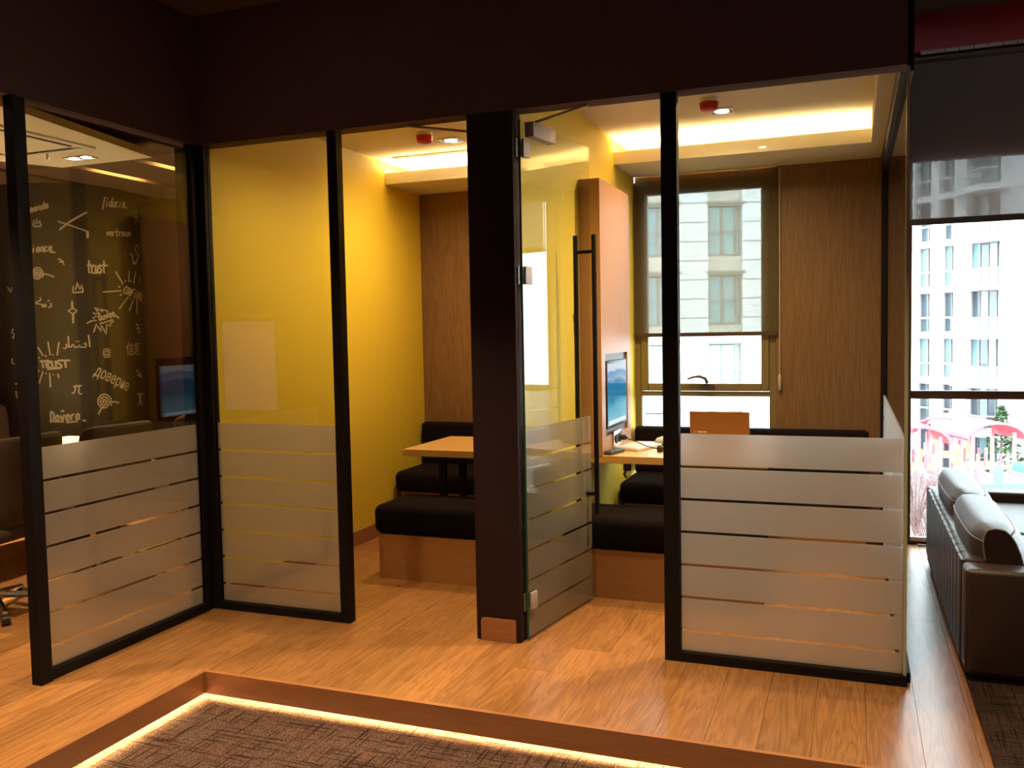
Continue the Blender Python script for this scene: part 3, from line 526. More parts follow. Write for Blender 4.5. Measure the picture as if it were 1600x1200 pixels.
('word trust in capitals',15,[[(-248,1340),(-210,1340)],[(-229,1340),(-225,1279)],[(-195,1279),(-198,1297),(-200,1322),(-200,1340),(-193,1345),(-184,1343),(-177,1340),(-173,1335),(-171,1328),(-172,1322),(-180,1318),(-191,1315),(-196,1309),(-188,1300),(-175,1288),(-166,1279)],[(-156,1340),(-155,1324),(-153,1302),(-150,1285),(-147,1279),(-142,1278),(-137,1279),(-133,1278),(-128,1279),(-125,1285),(-125,1302),(-126,1324),(-127,1340)],[(-84,1336),(-90,1338),(-99,1340),(-106,1339),(-110,1335),(-112,1328),(-110,1321),(-102,1314),(-91,1307),(-83,1300),(-83,1292),(-86,1285),(-91,1280),(-98,1280),(-106,1282),(-111,1284)],[(-74,1339),(-38,1339)],[(-56,1339),(-52,1279)],[(-193,1270),(-90,1278)],[(-251,1335),(-177,1336)],[(-105,1341),(-17,1339)]]),
('greek letter pi',12,[[(-4,1115),(9,1123),(61,1125)],[(14,1120),(7,1080),(-4,1063),(-18,1067)],[(40,1120),(35,1069),(44,1056),(60,1056)]]),
('large spiral doodle',12,[[(232,978),(234,977),(234,974),(232,972),(228,971),(224,973),(221,979),(222,985),(226,992),(233,995),(242,994),(250,987),(254,976),(252,964),(243,953),(231,949),(217,952),(206,963),(201,980),(204,998),(216,1013),(234,1019),(253,1014),(269,998),(275,975),(270,951),(253,932),(230,925),(205,932),(187,953),(180,981),(187,1011),(206,1034),(235,1042),(265,1033),(289,1008),(298,973),(289,937)],[(269,973),(328,971),(371,957)],[(227,938),(202,915),(181,873)]]),
('underlined word dovera',15,[[(-184,834),(-184,857),(-184,889),(-182,912),(-177,918),(-171,915),(-165,909),(-161,900),(-158,887),(-158,874),(-160,861),(-164,848),(-170,838),(-178,834),(-187,833),(-194,833)],[(-133,883),(-138,878),(-144,871),(-147,863),(-146,853),(-142,842),(-138,836),(-132,839),(-126,847),(-122,856),(-123,866),(-127,876),(-130,883),(-132,885),(-135,884),(-137,883)],[(-108,884),(-105,868),(-101,847),(-97,837),(-92,849),(-86,872),(-81,889)],[(-70,862),(-63,863),(-53,864),(-47,867),(-46,874),(-49,882),(-53,888),(-57,887),(-62,884),(-66,878),(-68,869),(-69,859),(-68,850),(-66,844),(-62,840),(-57,839),(-51,841),(-45,845),(-41,849)],[(-31,887),(-29,840)],[(-28,867),(-26,873),(-22,882),(-18,887),(-13,888),(-8,886),(-5,884)],[(30,881),(27,884),(22,888),(17,888),(13,883),(9,873),(7,864),(7,856),(10,847),(13,842),(17,844),(22,849),(26,857),(29,869),(30,883),(30,889),(30,880),(29,863),(29,849),(31,844),(34,842),(36,841)],[(-163,832),(-83,829)],[(-70,820),(19,828)],[(55,831),(81,827)],[(-106,914),(-92,923),(-79,912)]]),
('small arrow by the edge',11,[[(627,1633),(662,1638),(677,1612),(635,1599),(697,1597),(668,1576),(699,1560)]]),
('small arrow lower by the edge',11,[[(588,1212),(614,1231),(645,1214),(626,1184),(667,1197),(704,1159),(610,1190)]]),
('roman numeral one',12,[[(596,1013),(638,1020),(710,1010)],[(633,1018),(635,936),(607,915)],[(656,1017),(658,934),(689,911)]]),
('word cut by the film',14,[[(357,689),(367,665)],[(379,717),(382,675)],[(373,717),(441,719)],[(399,717),(402,672)],[(413,716),(410,671)],[(427,714),(425,681),(433,672)],[(452,720),(457,669),(467,710)],[(561,717),(491,713),(476,692),(480,669),(513,677),(507,703),(482,697)],[(524,715),(576,715)],[(547,713),(548,667)],[(581,715),(582,669),(609,668),(607,706),(576,715)],[(636,709),(632,669),(686,663),(699,708),(642,711)],[(719,735),(741,692),(710,666)]]),
('chalk marks on the far side',11,[[(-518,1956),(-489,1915),(-464,1954)],[(-479,1611),(-497,1577),(-467,1565),(-489,1531)],[(-504,1364),(-515,1324),(-484,1323)],[(-485,1150),(-465,1156)],[(-484,1092),(-477,1034)]]),
]
for nm, wdt, strokes in CHALK:
    mb = MB()
    for s_ in strokes:
        pts = [(a / 1000, b / 1000) for i, (a, b) in enumerate(s_) if i == 0 or (a, b) != s_[i-1]]
        ribbon(mb, pts, wdt / 1000)
    o = obj('chalk_' + ('word' if 'word' in nm or 'char' in nm or 'letter' in nm or 'num' in nm else 'drawing'), mb, M['chalk'], colm, fix=False)
    o['label'] = 'chalk: ' + nm
def coltext(body, a, b, z0off, h, label, bold=.012, fit=True):
    cu = bpy.data.curves.new('t', 'FONT'); cu.body = body; cu.size = 1; cu.offset = bold; cu.resolution_u = 3
    to = bpy.data.objects.new('t', cu); C.objects.link(to); bpy.context.view_layer.update()
    me = bpy.data.meshes.new_from_object(to.evaluated_get(bpy.context.evaluated_depsgraph_get()))
    bpy.data.objects.remove(to)
    xs = [v.co.x for v in me.vertices]; ysv = [v.co.y for v in me.vertices]
    if not xs: return
    x0, x1, y0, y1 = min(xs), max(xs), min(ysv), max(ysv)
    A_, B_ = Vector(a), Vector(b); d = B_ - A_; u = d.normalized(); nn = Vector((-u.y, u.x))
    for v in me.vertices:
        p_ = A_ + d * ((v.co.x - x0) / (x1 - x0)) + nn * (((v.co.y - y0) / (y1 - y0) - .5) * h + z0off)
        v.co = oncol(p_.x, p_.y, .003)
    me.materials.append(M['chalk']); me.name = 'chalk_word'
    o = bpy.data.objects.new('chalk_word', me); C.objects.link(o); o.parent = colm; o['label'] = label
coltext('доверие', (.163, 1.232), (.469, 1.073), 0, .105, 'chalk: word in cyrillic letters sloping down')
coltext('信頼', (.469, 1.422), (.683, 1.418), 0, .115, 'chalk: two east asian characters', .006)
coltext('@', (.238, 1.393), (.310, 1.391), 0, .085, 'chalk: at sign', .01)

# ------------------------------------------------------------------ meeting chairs and table
def make_chair():
    t = thing('meeting_chair', '', 'chair')
    sb_ = MB()
    def pad(name, x0, x1, y0, y1, z0, z1, b, par, rot=0):
        o = box(name, (x0, y0, z0), (x1, y1, z1), M['chairf'], par, bevel=b, seg=4); return o
    pad('seat', -.25, .25, -.25, .25, .43, .52, .035, t)
    # back: slightly curved shell
    vs, fs = [], []; nu, nv = 9, 8
    for side in (0, 1):
        for j in range(nv):
            for i in range(nu):
                u = i / (nu - 1) * 2 - 1; v = j / (nv - 1)
                hw = .285 * (1 - .06 * (1 - v)) * (1 if v < .88 else (1 - (v - .88) * .35))
                zz = .50 + .50 * v + (-.018 if abs(u) > .9 and v > .9 else 0)
                th = .028 * (1 - u ** 6) + .007; rake = .06 * v
                vs.append((u * hw, -.24 - rake + .035 * u * u * 1.2 + (th if side else -th) * (1 if 0 < v < 1 else .45), zz))
    N_ = nu * nv
    for j in range(nv - 1):
        for i in range(nu - 1):
            a = j * nu + i; fs += [(a, a+1, a+nu+1, a+nu), (N_+a, N_+a+nu, N_+a+nu+1, N_+a+1)]
    for i in range(nu - 1): fs += [(i, N_+i, N_+i+1, i+1), ((nv-1)*nu+i, (nv-1)*nu+i+1, N_+(nv-1)*nu+i+1, N_+(nv-1)*nu+i)]
    for j in range(nv - 1): fs += [(j*nu, (j+1)*nu, N_+(j+1)*nu, N_+j*nu), (j*nu+nu-1, N_+j*nu+nu-1, N_+(j+1)*nu+nu-1, (j+1)*nu+nu-1)]
    bk = obj('backrest', MB().add(vs, fs), M['chairf'], t, smooth=True)
    md = bk.modifiers.new('s', 'SUBSURF'); md.levels = 1; md.render_levels = 1
    for s_ in (-1, 1):
        obj('armrest', MB().tube([(s_*.27, -.22, .47), (s_*.30, -.20, .66), (s_*.30, -.10, .69), (s_*.30, .12, .68)], [.014, .014, .018, .018], 8), M['blackplastic'], t, smooth='auto')
    obj('gas_lift', MB().tube([(0, 0, .10), (0, 0, .28), (0, 0, .28), (0, 0, .43)], [.03, .03, .018, .018], 12), M['chrome'], t, smooth='auto')
    bs = obj('star_base', MB().cyl((0, 0), .045, .07, .12, 16), M['chrome'], t, smooth='auto')
    for k in range(5):
        q = 2 * PI * k / 5 + .3; c_, s_ = math.cos(q), math.sin(q)
        obj('base_arm', MB().tube([(c_*.03, s_*.03, .10), (c_*.30, s_*.30, .065)], [.022, .012], 8), M['chrome'], bs, smooth='auto')
        obj('castor', MB().tube([(c_*.30 - s_*.02, s_*.30 + c_*.02, .028), (c_*.30 + s_*.02, s_*.30 - c_*.02, .028)], .028, 14), M['blackplastic'], bs, smooth='auto')
    return t
mc = make_chair()
cl_ = [((-4.42, 4.18), -1.57 + PI - .06, 'taupe meeting chair in the middle of the row, in front of the chalk column'),
       ((-4.42, 4.93), PI / 2 - .02, 'taupe meeting chair at the far end of the row, beside the wood wall'),
       ((-4.45, 3.51), PI / 2 + .12, 'taupe meeting chair nearest the open doorway, on a chrome star base'),
       ((-6.25, 5.05), -PI / 2, 'taupe meeting chair across the table at the far left edge of the photo')]
for i, ((x_, y_), rz, l_) in enumerate(cl_):
    if i == 0: mc.location = (x_, y_, 0); mc.rotation_euler = (0, 0, rz); mc['label'] = l_; o = mc; mc['group'] = 'chairs around the meeting table'
    else: dup(mc, (x_, y_, 0), rz, l_)
mt = thing('meeting_table', 'long meeting table behind the frosted bands in the left room', 'table', (-5.35, 4.2, 0))
box('tabletop', (-.45, -1.1, .72), (.45, 1.1, .75), M['whiteplastic'], mt, bevel=.004)  # top made white to bounce the added lamps up to the panel
for y_ in (-.8, .8): box('leg', (-.3, y_ - .03, 0), (.3, y_ + .03, .72), M['frame'], mt)

# ------------------------------------------------------------------ booth furniture
def rounded_slab(name, a, b, m, par, r=.045): return box(name, a, b, m, par, bevel=r, seg=5)
def front_bench(x0, x1, label):
    t = thing('bench', label, 'bench', (x0, 4.77, 0))
    L_ = x1 - x0
    box('plinth', (.018, 0, .0), (L_, .40, .275), M['bench'], t)
    rounded_slab('cushion', (-.02, -.012, .275), (L_, .45, .455), M['fabric'], t, .05)
front_bench(-2.745, -1.68, 'backless oak bench with black cushion at the front of the left booth')
front_bench(-1.53, -.44, 'backless oak bench with black cushion behind the open glass door of the right booth')
def back_bench(x0, x1, label):
    t = thing('bench', label, 'bench', (x0, 6.0, 0)); L_ = x1 - x0
    box('plinth', (.03, .05, 0), (L_ - .02, .58, .295), M['bench'], t)
    rounded_slab('cushion', (0, -.01, .295), (L_, .52, .455), M['fabric'], t, .05)
    rounded_slab('backrest', (.0, .47, .44), (L_, .585, .785), M['fabric'], t, .03)
back_bench(-3.285, -1.69, 'black upholstered bench with backrest against the back wall of the left booth')
back_bench(-1.515, .11, 'black upholstered bench with backrest below the right booth window')
def table(x0, x1, label, legs=()):
    t = thing('wall_table', label, 'table', (x0, 5.16, 0)); L_ = x1 - x0
    box('tabletop', (0, 0, .705), (L_, .75, .75), M['table'], t, bevel=.002, seg=1)
    for lx in legs: box('leg', (lx - .022, .38, 0), (lx + .022, .42, .705), M['frame'], t)
    return t
table(-2.755, -1.681, 'oak table top reaching out over the left booth', (.10, .25))
t2 = table(-1.529, -.44, 'oak table top of the right booth, below the wall screen', (.85, 1.0))
br = tag(obj('table_clamp', MB().box((.25, .02, .66), (.29, .06, .705)).tube([(.27, .03, .67), (.255, .02, .64), (.265, .03, .62)], .008, 8), M['blackplastic'], t2), 'small black clamp under the table edge')
# TV slab on the divider
ps = thing('media_panel', 'upright oak slab on the dividing wall with the screen set into it', 'panel', (-1.529, 5.155, .75))
sl = MB(); D_ = .13; PH = 1.655; Wp = .735
# slab with a niche for the screen (niche y .065...64, z .13...64)
ny0, ny1, nz0, nz1, nd = .085, .655, .10, .61, .018
sl.box((0, 0, 0), (D_, ny0, PH)).box((0, ny1, 0), (D_, Wp, PH)).box((0, ny0, 0), (D_, ny1, nz0)).box((0, ny0, nz1), (D_, ny1, PH)).box((0, ny0, nz0), (D_ - nd, ny1, nz1))
obj('slab', sl, M['panel'], ps)
tv = thing('wall_screen', 'small screen showing a blue picture, set in the oak slab above the table', 'screen', (-1.53 + D_ - nd, 5.155 + ny0, .75 + nz0))
tw, th_ = ny1 - ny0, nz1 - nz0
box('surround', (0, 0, 0), (.004, tw, th_), mat('dark_brown_surround', (.05, .018, .012), .4), tv)
bz = MB().box((.004, .035, .045), (.020, tw - .035, th_ - .045)); obj('bezel', bz, M['blackplastic'], tv, bevel=.004)
def screen_mat():
    m = bpy.data.materials.new('screen_picture'); m.use_nodes = True; nt = m.node_tree; L = nt.links.new; nt.nodes.remove(nt.nodes['Principled BSDF'])
    tc = nt.nodes.new('ShaderNodeTexCoord'); sx = nt.nodes.new('ShaderNodeSeparateXYZ'); L(tc.outputs['Generated'], sx.inputs[0])
    wv = nt.nodes.new('ShaderNodeTexNoise'); wv.inputs['Scale'].default_value = 2.2; L(tc.outputs['Generated'], wv.inputs['Vector'])
    ad = nt.nodes.new('ShaderNodeMath'); ad.operation = 'MULTIPLY_ADD'; ad.inputs[1].default_value = .22; L(wv.outputs['Fac'], ad.inputs[0]); L(sx.outputs['Z'], ad.inputs[2])
    cr = nt.nodes.new('ShaderNodeValToRGB'); e = cr.color_ramp.elements
    e[0].position = .10; e[0].color = (.55, .60, .68, 1); e[1].position = 1.0; e[1].color = (.62, .68, .76, 1)
    for p_, c_ in ((.17, (.22, .50, .62, 1)), (.42, (.10, .40, .52, 1)), (.55, (.02, .19, .35, 1)), (.78, (.03, .20, .36, 1)), (.84, (.30, .42, .58, 1)), (.95, (.14, .30, .50, 1))):
        k = e.new(p_); k.color = c_
    L(ad.outputs[0], cr.inputs[0]); em = nt.nodes.new('ShaderNodeEmission'); em.inputs[1].default_value = .42; L(cr.outputs[0], em.inputs[0])
    g = nt.nodes.new('ShaderNodeBsdfGlossy'); g.inputs['Roughness'].default_value = .05; g.inputs[0].default_value = (.04, .04, .04, 1)
    s_ = nt.nodes.new('ShaderNodeAddShader'); L(em.outputs[0], s_.inputs[0]); L(g.outputs[0], s_.inputs[1]); L(s_.outputs[0], nt.nodes['Material Output'].inputs[0]); return m
scp = box('display', (.020, .05, .062), (.0215, tw - .05, th_ - .062), screen_mat(), tv)
ic = MB()
for k in range(9): ic.box((.0216, .07 + k * .048, .070), (.022, .07 + k * .048 + .030, .092))
obj('icon_row', ic, emis('icons', (.8, .82, .85), .7), scp)
lps = dup(ps, (-1.681, 5.155 + Wp, .75), PI, 'upright oak slab with a screen in the left booth, seen only mirrored in the glass')
ltv = dup(tv, (-1.68 - D_ + nd - .001, 5.155 + Wp - ny0, .75 + nz0), PI, 'screen in the left booth, seen only mirrored in the glass')
pt = thing('socket_box', 'small chrome power socket box at the foot of the oak slab', 'socket', (-1.40, 5.39, .77))
box('plate', (0, 0, 0), (.012, .20, .10), M['chrome'], pt, bevel=.003)
for k in range(2): obj('outlet', MB().tube([(.012, .055 + k*.085, .05), (.020, .055 + k*.085, .05)], .030, 20), M['blackplastic'], pt, smooth='auto')
obj('plug', MB().tube([(.020, .14, .05), (.05, .14, .05), (.062, .14, .045)], [.018, .018, .008], 12), M['blackplastic'], pt, smooth='auto')
cbp = [(-1.345, 5.53, .815), (-1.28, 5.50, .800), (-1.20, 5.47, .775), (-1.12, 5.47, .757), (-1.0, 5.47, .755), (-.90, 5.50, .755)]
tag(obj('power_cable', MB().tube(cbp, .0035, 6), M['blackplastic'], smooth=True), 'thin black cable running from the socket box across the right booth table', 'cable')
kb = thing('keyboard', 'white slab-like keyboard lying askew on the right booth table', 'keyboard', (-1.27, 5.54, .751), -.35)
box('body', (-.085, -.14, 0), (.085, .15, .020), M['whiteplastic'], kb, bevel=.005)
kk = MB()
for i in range(4):
    for j in range(9): kk.box((-.07 + i*.036, -.125 + j*.029, .020), (-.07 + i*.036 + .030, -.125 + j*.029 + .024, .0235))
tag(obj('keys', kk, M['whiteplastic'], kb), None, None, kind='stuff')
ms = thing('desk_phone', 'pale handset with a dark underside lying behind the keyboard', 'handset', (-1.13, 5.72, .75), .5)
obj('body', MB().tube([(-.07, 0, .020), (-.05, 0, .028), (0, 0, .036), (.05, 0, .030), (.075, 0, .020)], [.008, .024, .030, .024, .006], 14), mat('pale_grey_plastic', (.50, .52, .50), .3), ms, smooth=True)
box('foot', (-.05, -.018, 0), (.05, .018, .012), M['blackplastic'], ms, bevel=.003)
obj('cable_knob', MB().tube([(0, 0, 0), (0, 0, .004), (0, 0, .02), (0, 0, .036), (0, 0, .042)], [.012, .018, .022, .015, .005], 14), M['blackplastic'], None, smooth=True)
kn = bpy.data.objects['cable_knob']; kn.location = (-1.10, 5.40, .75); tag(kn, 'small round black microphone puck beside the keyboard', 'microphone')
rm = thing('remote_control', 'dark grey remote control at the near left corner of the right booth table', 'remote control', (-1.355, 5.27, .751), -.25)
box('body', (-.025, -.09, 0), (.025, .09, .024), mat('dark_grey_plastic', (.07, .065, .07), .35), rm, bevel=.006)
box('button_strip', (-.016, -.07, .024), (.016, .07, .0255), M['blackplastic'], rm)
# laptop, lid seen from behind
lp = thing('laptop', 'open laptop with a plain copper brown lid, behind the frosted glass of the right booth', 'laptop', (-.752, 5.50, .75), -.03)
box('base', (-.18, 0, 0), (.18, .24, .018), M['blackplastic'], lp, bevel=.004)
lid = MB().box((-.18, -.006, 0), (.18, .004, .235)); 
lid.v = [(a, b - c * .10, c + .012) for a, b, c in lid.v]
ld = obj('lid', lid, M['copper'], lp, bevel=.002, seg=1)
lt = MB()
for k, w in enumerate((3, 0, 5, 6, 5, 5, 6, 5, 5)):
    if w: lt.box((-.15 + k*.0085, -.0085, .104), (-.15 + k*.0085 + w*.0012, -.0060, .113))
lt.v = [(a, b - c * .10, c + .012) for a, b, c in lt.v]
obj('lid_lettering', lt, mat('pale_print', (.95, .80, .55), .5), ld)
sw = thing('wall_switch', 'small grey wall controller with a white plate beneath it, seen through the open glass door', 'switch', (-1.53, 5.02, 1.49))
box('plate', (0, 0, .065), (.010, .055, .115), mat('grey_plastic', (.12, .11, .10), .4), sw, bevel=.002); box('lower_plate', (0, 0, 0), (.010, .055, .06), M['whiteplastic'], sw, bevel=.002)

# ------------------------------------------------------------------ rug and sofa
S(box('floor', (.455, PY, .0005), (3.2, 5.9, .010), M['rug']), 'dark brown rug under and in front of the leather sofa', 'rug')
so = thing('sofa', 'low dark brown leather sofa with its back to the booths', 'sofa', (.445, 4.06, .01))
LB = 2.09
box('frame', (.02, .02, .02), (1.0, LB - .02, .30), M['leather'], so, bevel=.01)
box('back', (.012, .152, .03), (.098, LB - .152, .485), M['leather'], so, bevel=.014, seg=3)
nb = 13
for k in range(nb):
    y0 = .155 + k * (LB - .31) / nb; y1 = y0 + (LB - .31) / nb
    box('back_channel', (-.004, y0 + .002, .035), (.016, y1 - .002, .478), M['leather'], so, bevel=.0065, seg=2)
    if k: box('back_seam', (.0, y0 - .001, .484), (.095, y0 + .001, .4857), M['leather'], so)
box('armrest', (.0, 0, .03), (1.0, .15, .475), M['leather'], so, bevel=.02, seg=3)
box('armrest', (.0, LB - .15, .03), (1.0, LB, .475), M['leather'], so, bevel=.02, seg=3)
for k in range(2):
    y0 = .155 + k * .892; box('seat_cushion', (.16, y0, .27), (1.0, y0 + .885, .42), M['leather'], so, bevel=.04, seg=4)
for px_, py_ in ((.06, .06), (.06, LB - .06), (.95, .06), (.95, LB - .06)): obj('foot', MB().cyl((px_, py_), .02, -.009, .03, 10), M['frame'], so)
def pillow(y0, y1, lean):
    # cushion profile in x,z swept along y with puffed ends
    prof = []
    for k in range(20):
        q = 2 * PI * k / 20; c_, s_ = math.cos(q), math.sin(q)
        prof.append((math.copysign(abs(c_) ** .7, c_) * .115, math.copysign(abs(s_) ** .75, s_) * .19))
    vs, fs = [], []; ny = 15; np_ = 20
    for j in range(ny):
        v = j / (ny - 1) * 2 - 1; e = (1 - abs(v) ** 7) ** .5 if abs(v) < 1 else 0; e = .62 + .38 * e
        for (a, b) in prof:
            x_, z_ = a * e * (1 + .10 * (1 - v*v)), b * (.80 + .20 * e) * (1 + .03 * (1 - v*v))
            vs.append((.172 + x_ + z_ * lean, (y0 + y1) / 2 + v * (y1 - y0) / 2, .44 + z_))
    for j in range(ny - 1):
        for i in range(np_): fs.append((j*np_+i, j*np_+(i+1) % np_, (j+1)*np_+(i+1) % np_, (j+1)*np_+i))
    fs += [tuple(range(np_))[::-1], tuple((ny-1)*np_ + i for i in range(np_))]
    o = obj('back_cushion', MB().add(vs, fs), M['leather'], so, smooth='auto')
    for kx in (3, 8):
        ln_ = [vs[j*np_ + kx] for j in range(ny)]
        obj('piping', MB().tube(ln_, .0035, 6), M['piping'], o, smooth=True)
    for jj in (0, ny - 1):
        obj('piping', MB().tube([vs[jj*np_ + i] for i in range(np_)] + [vs[jj*np_]], .0035, 6), M['piping'], o, smooth=True)
pillow(.17, 1.02, -.22); pillow(1.05, 1.92, -.22)

# ------------------------------------------------------------------ lit screen behind, mirrored in the booth glass
ls = thing('lobby_screen', 'large lit screen at the rear left of the lobby, mirrored in the glass', 'screen', (-6.85, -1.02, 0))
fr = MB(); box('bezel', (-.42, -.03, .58), (.42, 0, 1.74), M['blackplastic'], ls); box('display', (-.38, 0, .62), (.38, .004, 1.70), emis('pale_screen', (.8, .45, .95), .24), ls)
box('stand', (-.2, -.2, 0), (.2, .1, .03), M['frame'], ls); box('pole', (-.04, -.07, .03), (.04, -.03, 1.2), M['frame'], ls)

# ================================================================== OUTSIDE
GZ = -8.0
S(box('ground', (-60, 9, GZ - .5), (90, 160, GZ), M['ground']), 'pale paved courtyard around the playground', 'ground')
S(box('ground', (X0, 6.9, -.5), (X1, 7.05, -.2), M['concrete']), 'outer edge of the floor slab', 'ledge')
F = Vector((-.357, .934, 0)); U = Vector((.934, .357, 0))
def facade_root(name, o, u, label):
    t = thing(name, label, 'building', (o.x, o.y, GZ), math.atan2(u.y, u.x)); return t
# far facade seen through the booth window: local x along U, local y away, local z from ground
fa = facade_root('apartment_building', F * 39, U, 'pale clad apartment block filling the view through the right booth window')
k_ = 39 / 1388
def fx(px_): return (px_ - 800) * k_
def fz(py_): return 1.5 + (514.5 - py_) * k_ - GZ
xa, xb = fx(880), fx(1290)
stories = [fz(326) + 3.006 * k for k in (-4, -3, -2, -1, 0, 1)]
stacks = [fx(907), fx(1007), fx(1107), fx(1207)]
wf = MB(); ztop = fz(326) + 5.5; cur = xa
for sx_ in stacks: wf.box((cur, 0, 0), (sx_, 8, ztop)); cur = sx_ + 1.5
wf.box((cur, 0, 0), (xb, 8, ztop))
for sx_ in stacks: wf.box((sx_, .6, 0), (sx_ + 1.5, 8, ztop))
obj('wall', wf, M['concrete'], fa)
jl = MB()
z = fz(316) - 30
while z < ztop:
    cur = xa
    for sx_ in stacks + [xb]: jl.box((cur + .02, -.012, z), (sx_ - .02, 0, z + .045)); cur = sx_ + 1.5
    z += .83
tag(obj('cladding_joints', jl, M['joint'], fa), None, None, kind='stuff')
for sx_ in stacks:
    for zt in stories:
        wn = obj('window', (lambda a: (frame_rect(a, sx_ + .0, sx_ + 1.28, zt - 2.12, zt + .12, .22, .34, .09), a.box((sx_ + .60, .22, zt - 2.0), (sx_ + .72, .34, zt)), a)[-1])(MB()), M['bframe'], fa)
        for a, b in ((sx_ + .09, sx_ + .60), (sx_ + .72, sx_ + 1.19)): box('pane', (a, .26, zt - 2.03), (b, .30, zt), M['pane'], wn)
        box('spandrel', (sx_, .12, zt - 2.94), (sx_ + 1.5, .6, zt - 2.13), M['beige'], fa)
        box('lintel', (sx_ - .05, -.06, zt + .13), (sx_ + 1.62, .3, zt + .24), M['bframe'], fa)
        box('railing', (sx_ + .02, .06, zt - 1.12), (sx_ + 1.48, .09, zt - 1.06), M['bframe'], fa)
# right-hand tower seen through the lobby window
e_ = F * .9057 + U * -.4241; P0 = F * 57 + U * 28.7
ub = -e_   # local x runs to the right (towards the camera side)
fb = facade_root('apartment_building', P0, ub, 'tall white apartment tower with balconies beyond the playground')
# local x = -t ; local y points away from the camera
def xl(t): return -t
zs = [.9 + 3 * k - GZ for k in range(-3, 6)]
bays = [(xl(3.5), xl(2.25)), (xl(1.62), xl(.5)), (xl(-.38), xl(-2.73)), (xl(-7.2), xl(-9.0))]
bays += [(xl(8.2), xl(7.2)), (xl(6.2), xl(5.2))]; bays.sort()
wf = MB(); cur = -14.; top = 30.
for a, b in bays: wf.box((cur, 0, 0), (a, 9, top)); cur = b
wf.box((cur, 0, 0), (16, 9, top))
for a, b in bays: wf.box((a, 1.1, 0), (b, 9, top))
for z in zs:
    for a, b in bays: wf.box((a, .05, z - .30), (b, 1.1, z + .12))
obj('wall', wf, M['concrete'], fb)
for z in zs:
    for a, b in bays:
        wide = b - a > 1.5
        mb = MB(); frame_rect(mb, a + .05, b - .05, z + .12, z + 2.70, .55, .66, .06)
        nm_ = 4 if wide else 2
        for k in range(1, nm_): xx = a + (b - a) * k / nm_; mb.box((xx - .03, .55, z + .18), (xx + .03, .66, z + 2.64))
        wn = obj('window', mb, M['bframe'], fb)
        for k in range(nm_):
            a2 = a + (b - a) * k / nm_ + .07; b2 = a + (b - a) * (k + 1) / nm_ - .05
            box('pane', (a2, .59, z + .18), (b2, .62, z + 2.64), M['pane' if (k + int(z)) % 2 else 'pane2'], wn)
        if not wide: box('railing', (a, .1, z + 1.02), (b, .16, z + 1.12), M['whiteplastic'], fb)
    # balcony in front of the wide bay
    a, b = xl(.45), xl(-3.3)
    bl = obj('balcony', MB().prism([(a, 0), (b + .2, 0), (b + .2, -.9), (b - .9, -1.5), (a, -.35)], z - .32, z + .05), M['concrete'], fb)
    obj('balustrade', MB().prism([(a, -.30), (b - .85, -1.42), (b + .15, -.85), (b + .15, -.80), (b - .85, -1.37), (a, -.25)], z + .08, z + .92), M['glass_ext'], bl)
    obj('handrail', MB().tube([(a, -.32, z + .97), (b - .88, -1.45, z + .97), (b + .17, -.87, z + .97), (b + .17, 0, z + .97)], .04, 6), M['whiteplastic'], bl)
# distant low roof and hedge seen in the reflections
# playground
def at(px_, D, z=None, py_=None):
    v = F * D + U * (D * (px_ - 800) / 1388); 
    if py_ is not None: v.z = 1.5 + D * (508 - py_) / 1388
    else: v.z = GZ if z is None else z
    return v
def tower(px_, D, w, hplat, hroof, label, rot):
    p_ = at(px_, D); t = thing('play_tower', label, 'playground tower', p_, rot)
    for sx_ in (-1, 1):
        for sy_ in (-1, 1): box('post', (sx_*w - .07, sy_*w - .07, 0), (sx_*w + .07, sy_*w + .07, hroof), M['ppost'], t)
    box('platform', (-w, -w, hplat - .1), (w, w, hplat), M['pyel'], t)
    for sy_ in (-1, 1):
        for k in range(5): box('panel_bar', (-w + .3 + k*(2*w-.6)/4 - .06, sy_*w - .03, hplat), (-w + .3 + k*(2*w-.6)/4 + .06, sy_*w + .03, hplat + .7), M['preds' if k % 2 else 'pyel'], t)
    ar = []; n_ = 12
    for k in range(n_ + 1): q = PI * k / n_; ar.append((-math.cos(q) * (w + .45), hroof - .25 + math.sin(q) * (w * .75)))
    ar2 = [(x * .92, z - .10) for x, z in ar][::-1]
    obj('arch_roof', MB().ysprism(ar + ar2, -w - .4, w + .4), M['preds'], t)
    return t
t_ = tower(1536, 45, 1.05, 2.35, 4.1, 'red arch-roofed play tower with orange platform, tallest in the playground', .35)
obj('slide', MB().tube([(1.0, -1.0, 2.3), (2.2, -1.8, 2.0), (3.2, -2.6, 1.2), (3.6, -4.0, .5), (3.2, -5, .3)], [.35, .4, .4, .4, .35], 10), M['pblue'], t_, smooth=True)
t_ = tower(1480, 51.5, 1.2, 2.0, 3.6, 'red-roofed play tower left of the tallest one', -.3)
t_ = tower(1424, 45.5, 1.1, 2.3, 3.9, 'red-roofed play tower at the left edge of the lobby window', .2)
cn = thing('canopy_roof', 'white gabled canopy with red edge between the play towers', 'canopy', at(1508, 56.5), .5); cn.scale = (1, 1, .72)
obj('roof', MB().ysprism([(-1.6, 4.0), (0, 5.1), (1.6, 4.6), (1.6, 4.45), (0, 4.95), (-1.6, 3.85)], -1.6, 1.6), mat('pink_roof', (.75, .45, .48), .6), cn)
obj('roof_edge', MB().ysprism([(-1.7, 3.84), (0, 4.94), (1.7, 4.44), (1.7, 4.32), (0, 4.80), (-1.7, 3.72)], -1.75, -1.60), M['preds'], cn)
for sx_ in (-1.3, 1.3):
    for sy_ in (-1.2, 1.2): box('post', (sx_ - .06, sy_ - .06, 0), (sx_ + .06, sy_ + .06, 4.1), M['ppost'], cn)
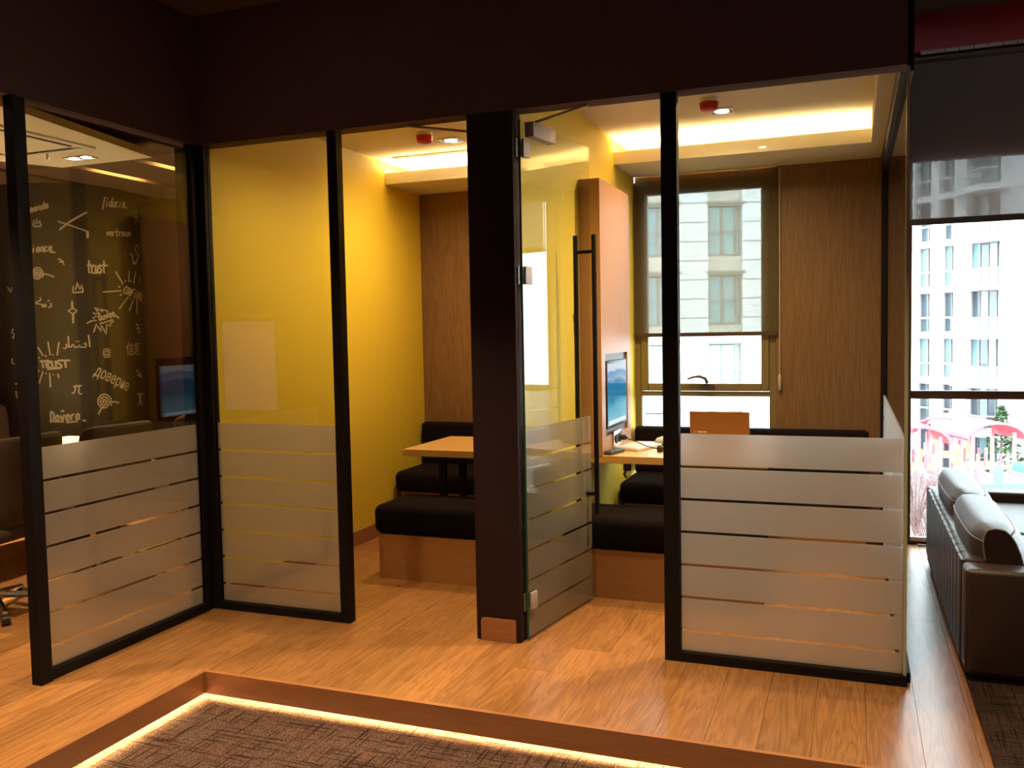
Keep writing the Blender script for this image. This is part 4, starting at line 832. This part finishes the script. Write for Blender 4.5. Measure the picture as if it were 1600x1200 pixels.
bt = thing('play_boat', 'blue and white play boat with cyan sail panels, behind the sofa cushion', 'play boat', at(1545, 38, py_=790), .36)
obj('hull', MB().prism([(-1.5, -.5), (1.2, -.5), (2.0, 0), (1.2, .5), (-1.5, .5)], 0, .9), M['pblue'], bt)
for k, c_ in enumerate(('whiteplastic', 'preds', 'pcyan')): box('sail_panel', (-1.3 + k*.8, -.05, .9), (-.95 + k*.8, .05, 1.6), M[c_], bt)
pg = thing('pergola', 'pale slatted pergola in front of the red play towers', 'pergola', at(1530, 42), .36)
for k in range(7): box('rafter', (-2.3 + k*.72, -1.2, 2.15), (-2.15 + k*.72, 1.2, 2.35), M['bleached'], pg)
for y_ in (-1, 1): box('beam', (-2.5, y_ - .08, 2.0), (2.5, y_ + .08, 2.15), M['bleached'], pg)
for x_ in (-2.2, 2.2):
    for y_ in (-1, 1): box('post', (x_ - .08, y_ - .08, 0), (x_ + .08, y_ + .08, 2.0), M['bleached'], pg)
def tree(px_, D, h, r, kind, label, dz=0):
    t = thing('conifer_tree' if kind == 'c' else 'bare_shrub', label, 'tree' if kind == 'c' else 'shrub', at(px_, D))
    if kind == 'c':
        obj('trunk', MB().tube([(0, 0, 0), (0, 0, h * .95)], [.12, .02], 7), M['bark'], t)
        mb = MB()
        for k in range(420):
            v = random.random() ** .8; q = random.uniform(0, 2*PI); rr = r * (1 - v) * random.uniform(.5, 1) + .05; z = h * (.12 + .88 * v)
            c_ = Vector((math.cos(q)*rr, math.sin(q)*rr, z)); s_ = random.uniform(.12, .3)
            a = Vector((random.uniform(-1,1), random.uniform(-1,1), random.uniform(-.6,.6))).normalized() * s_; b = Vector((random.uniform(-1,1), random.uniform(-1,1), random.uniform(-1,1))).normalized() * s_ * .5
            mb.add([c_ - a, c_ + b, c_ + a, c_ - b], [(0, 1, 2, 3)])
        tag(obj('foliage', mb, M['leaf'], t, fix=False), kind='stuff')
    else:
        mb = MB()
        for k in range(26):
            q = random.uniform(0, 2*PI); l_ = r * random.uniform(.4, 1); z = h * random.uniform(.6, 1)
            p0, p1 = Vector((0, 0, 0)), Vector((math.cos(q)*l_, math.sin(q)*l_, z)); pm = (p0 + p1) / 2 + Vector((0, 0, h * .12))
            mb.tube([p0, pm, p1], [.035, .022, .010], 4)
            for j in range(4):
                p2 = pm.lerp(p1, random.random()); p3 = p2 + Vector((random.uniform(-.5,.5), random.uniform(-.5,.5), random.uniform(.1,.6))); mb.tube([p2, p3], [.014, .006], 3)
        tag(obj('branches', mb, M['bark'], t, fix=False), kind='stuff')
tree(1566, 50.5, 4.8, 1.5, 'c', 'dark green conifer behind the tallest play tower')
tree(1655, 39, 3.6, 1.6, 'c', 'green conifer at the right edge of the lobby window')
for px_, D, h, w in ((1432, 39.5, 3.6, 'at the lower left of the lobby window'), (1462, 33, 3.4, 'between the window edge and the sofa back'), (1490, 35.5, 3.4, 'just left of the pale pergola'), (1590, 35.5, 3.0, 'right of the blue play boat'), (1446, 30, 2.6, 'nearest the building, low behind the sofa')):
    tree(px_, D, h, 1.5, 'b', 'bare pinkish shrub ' + w)
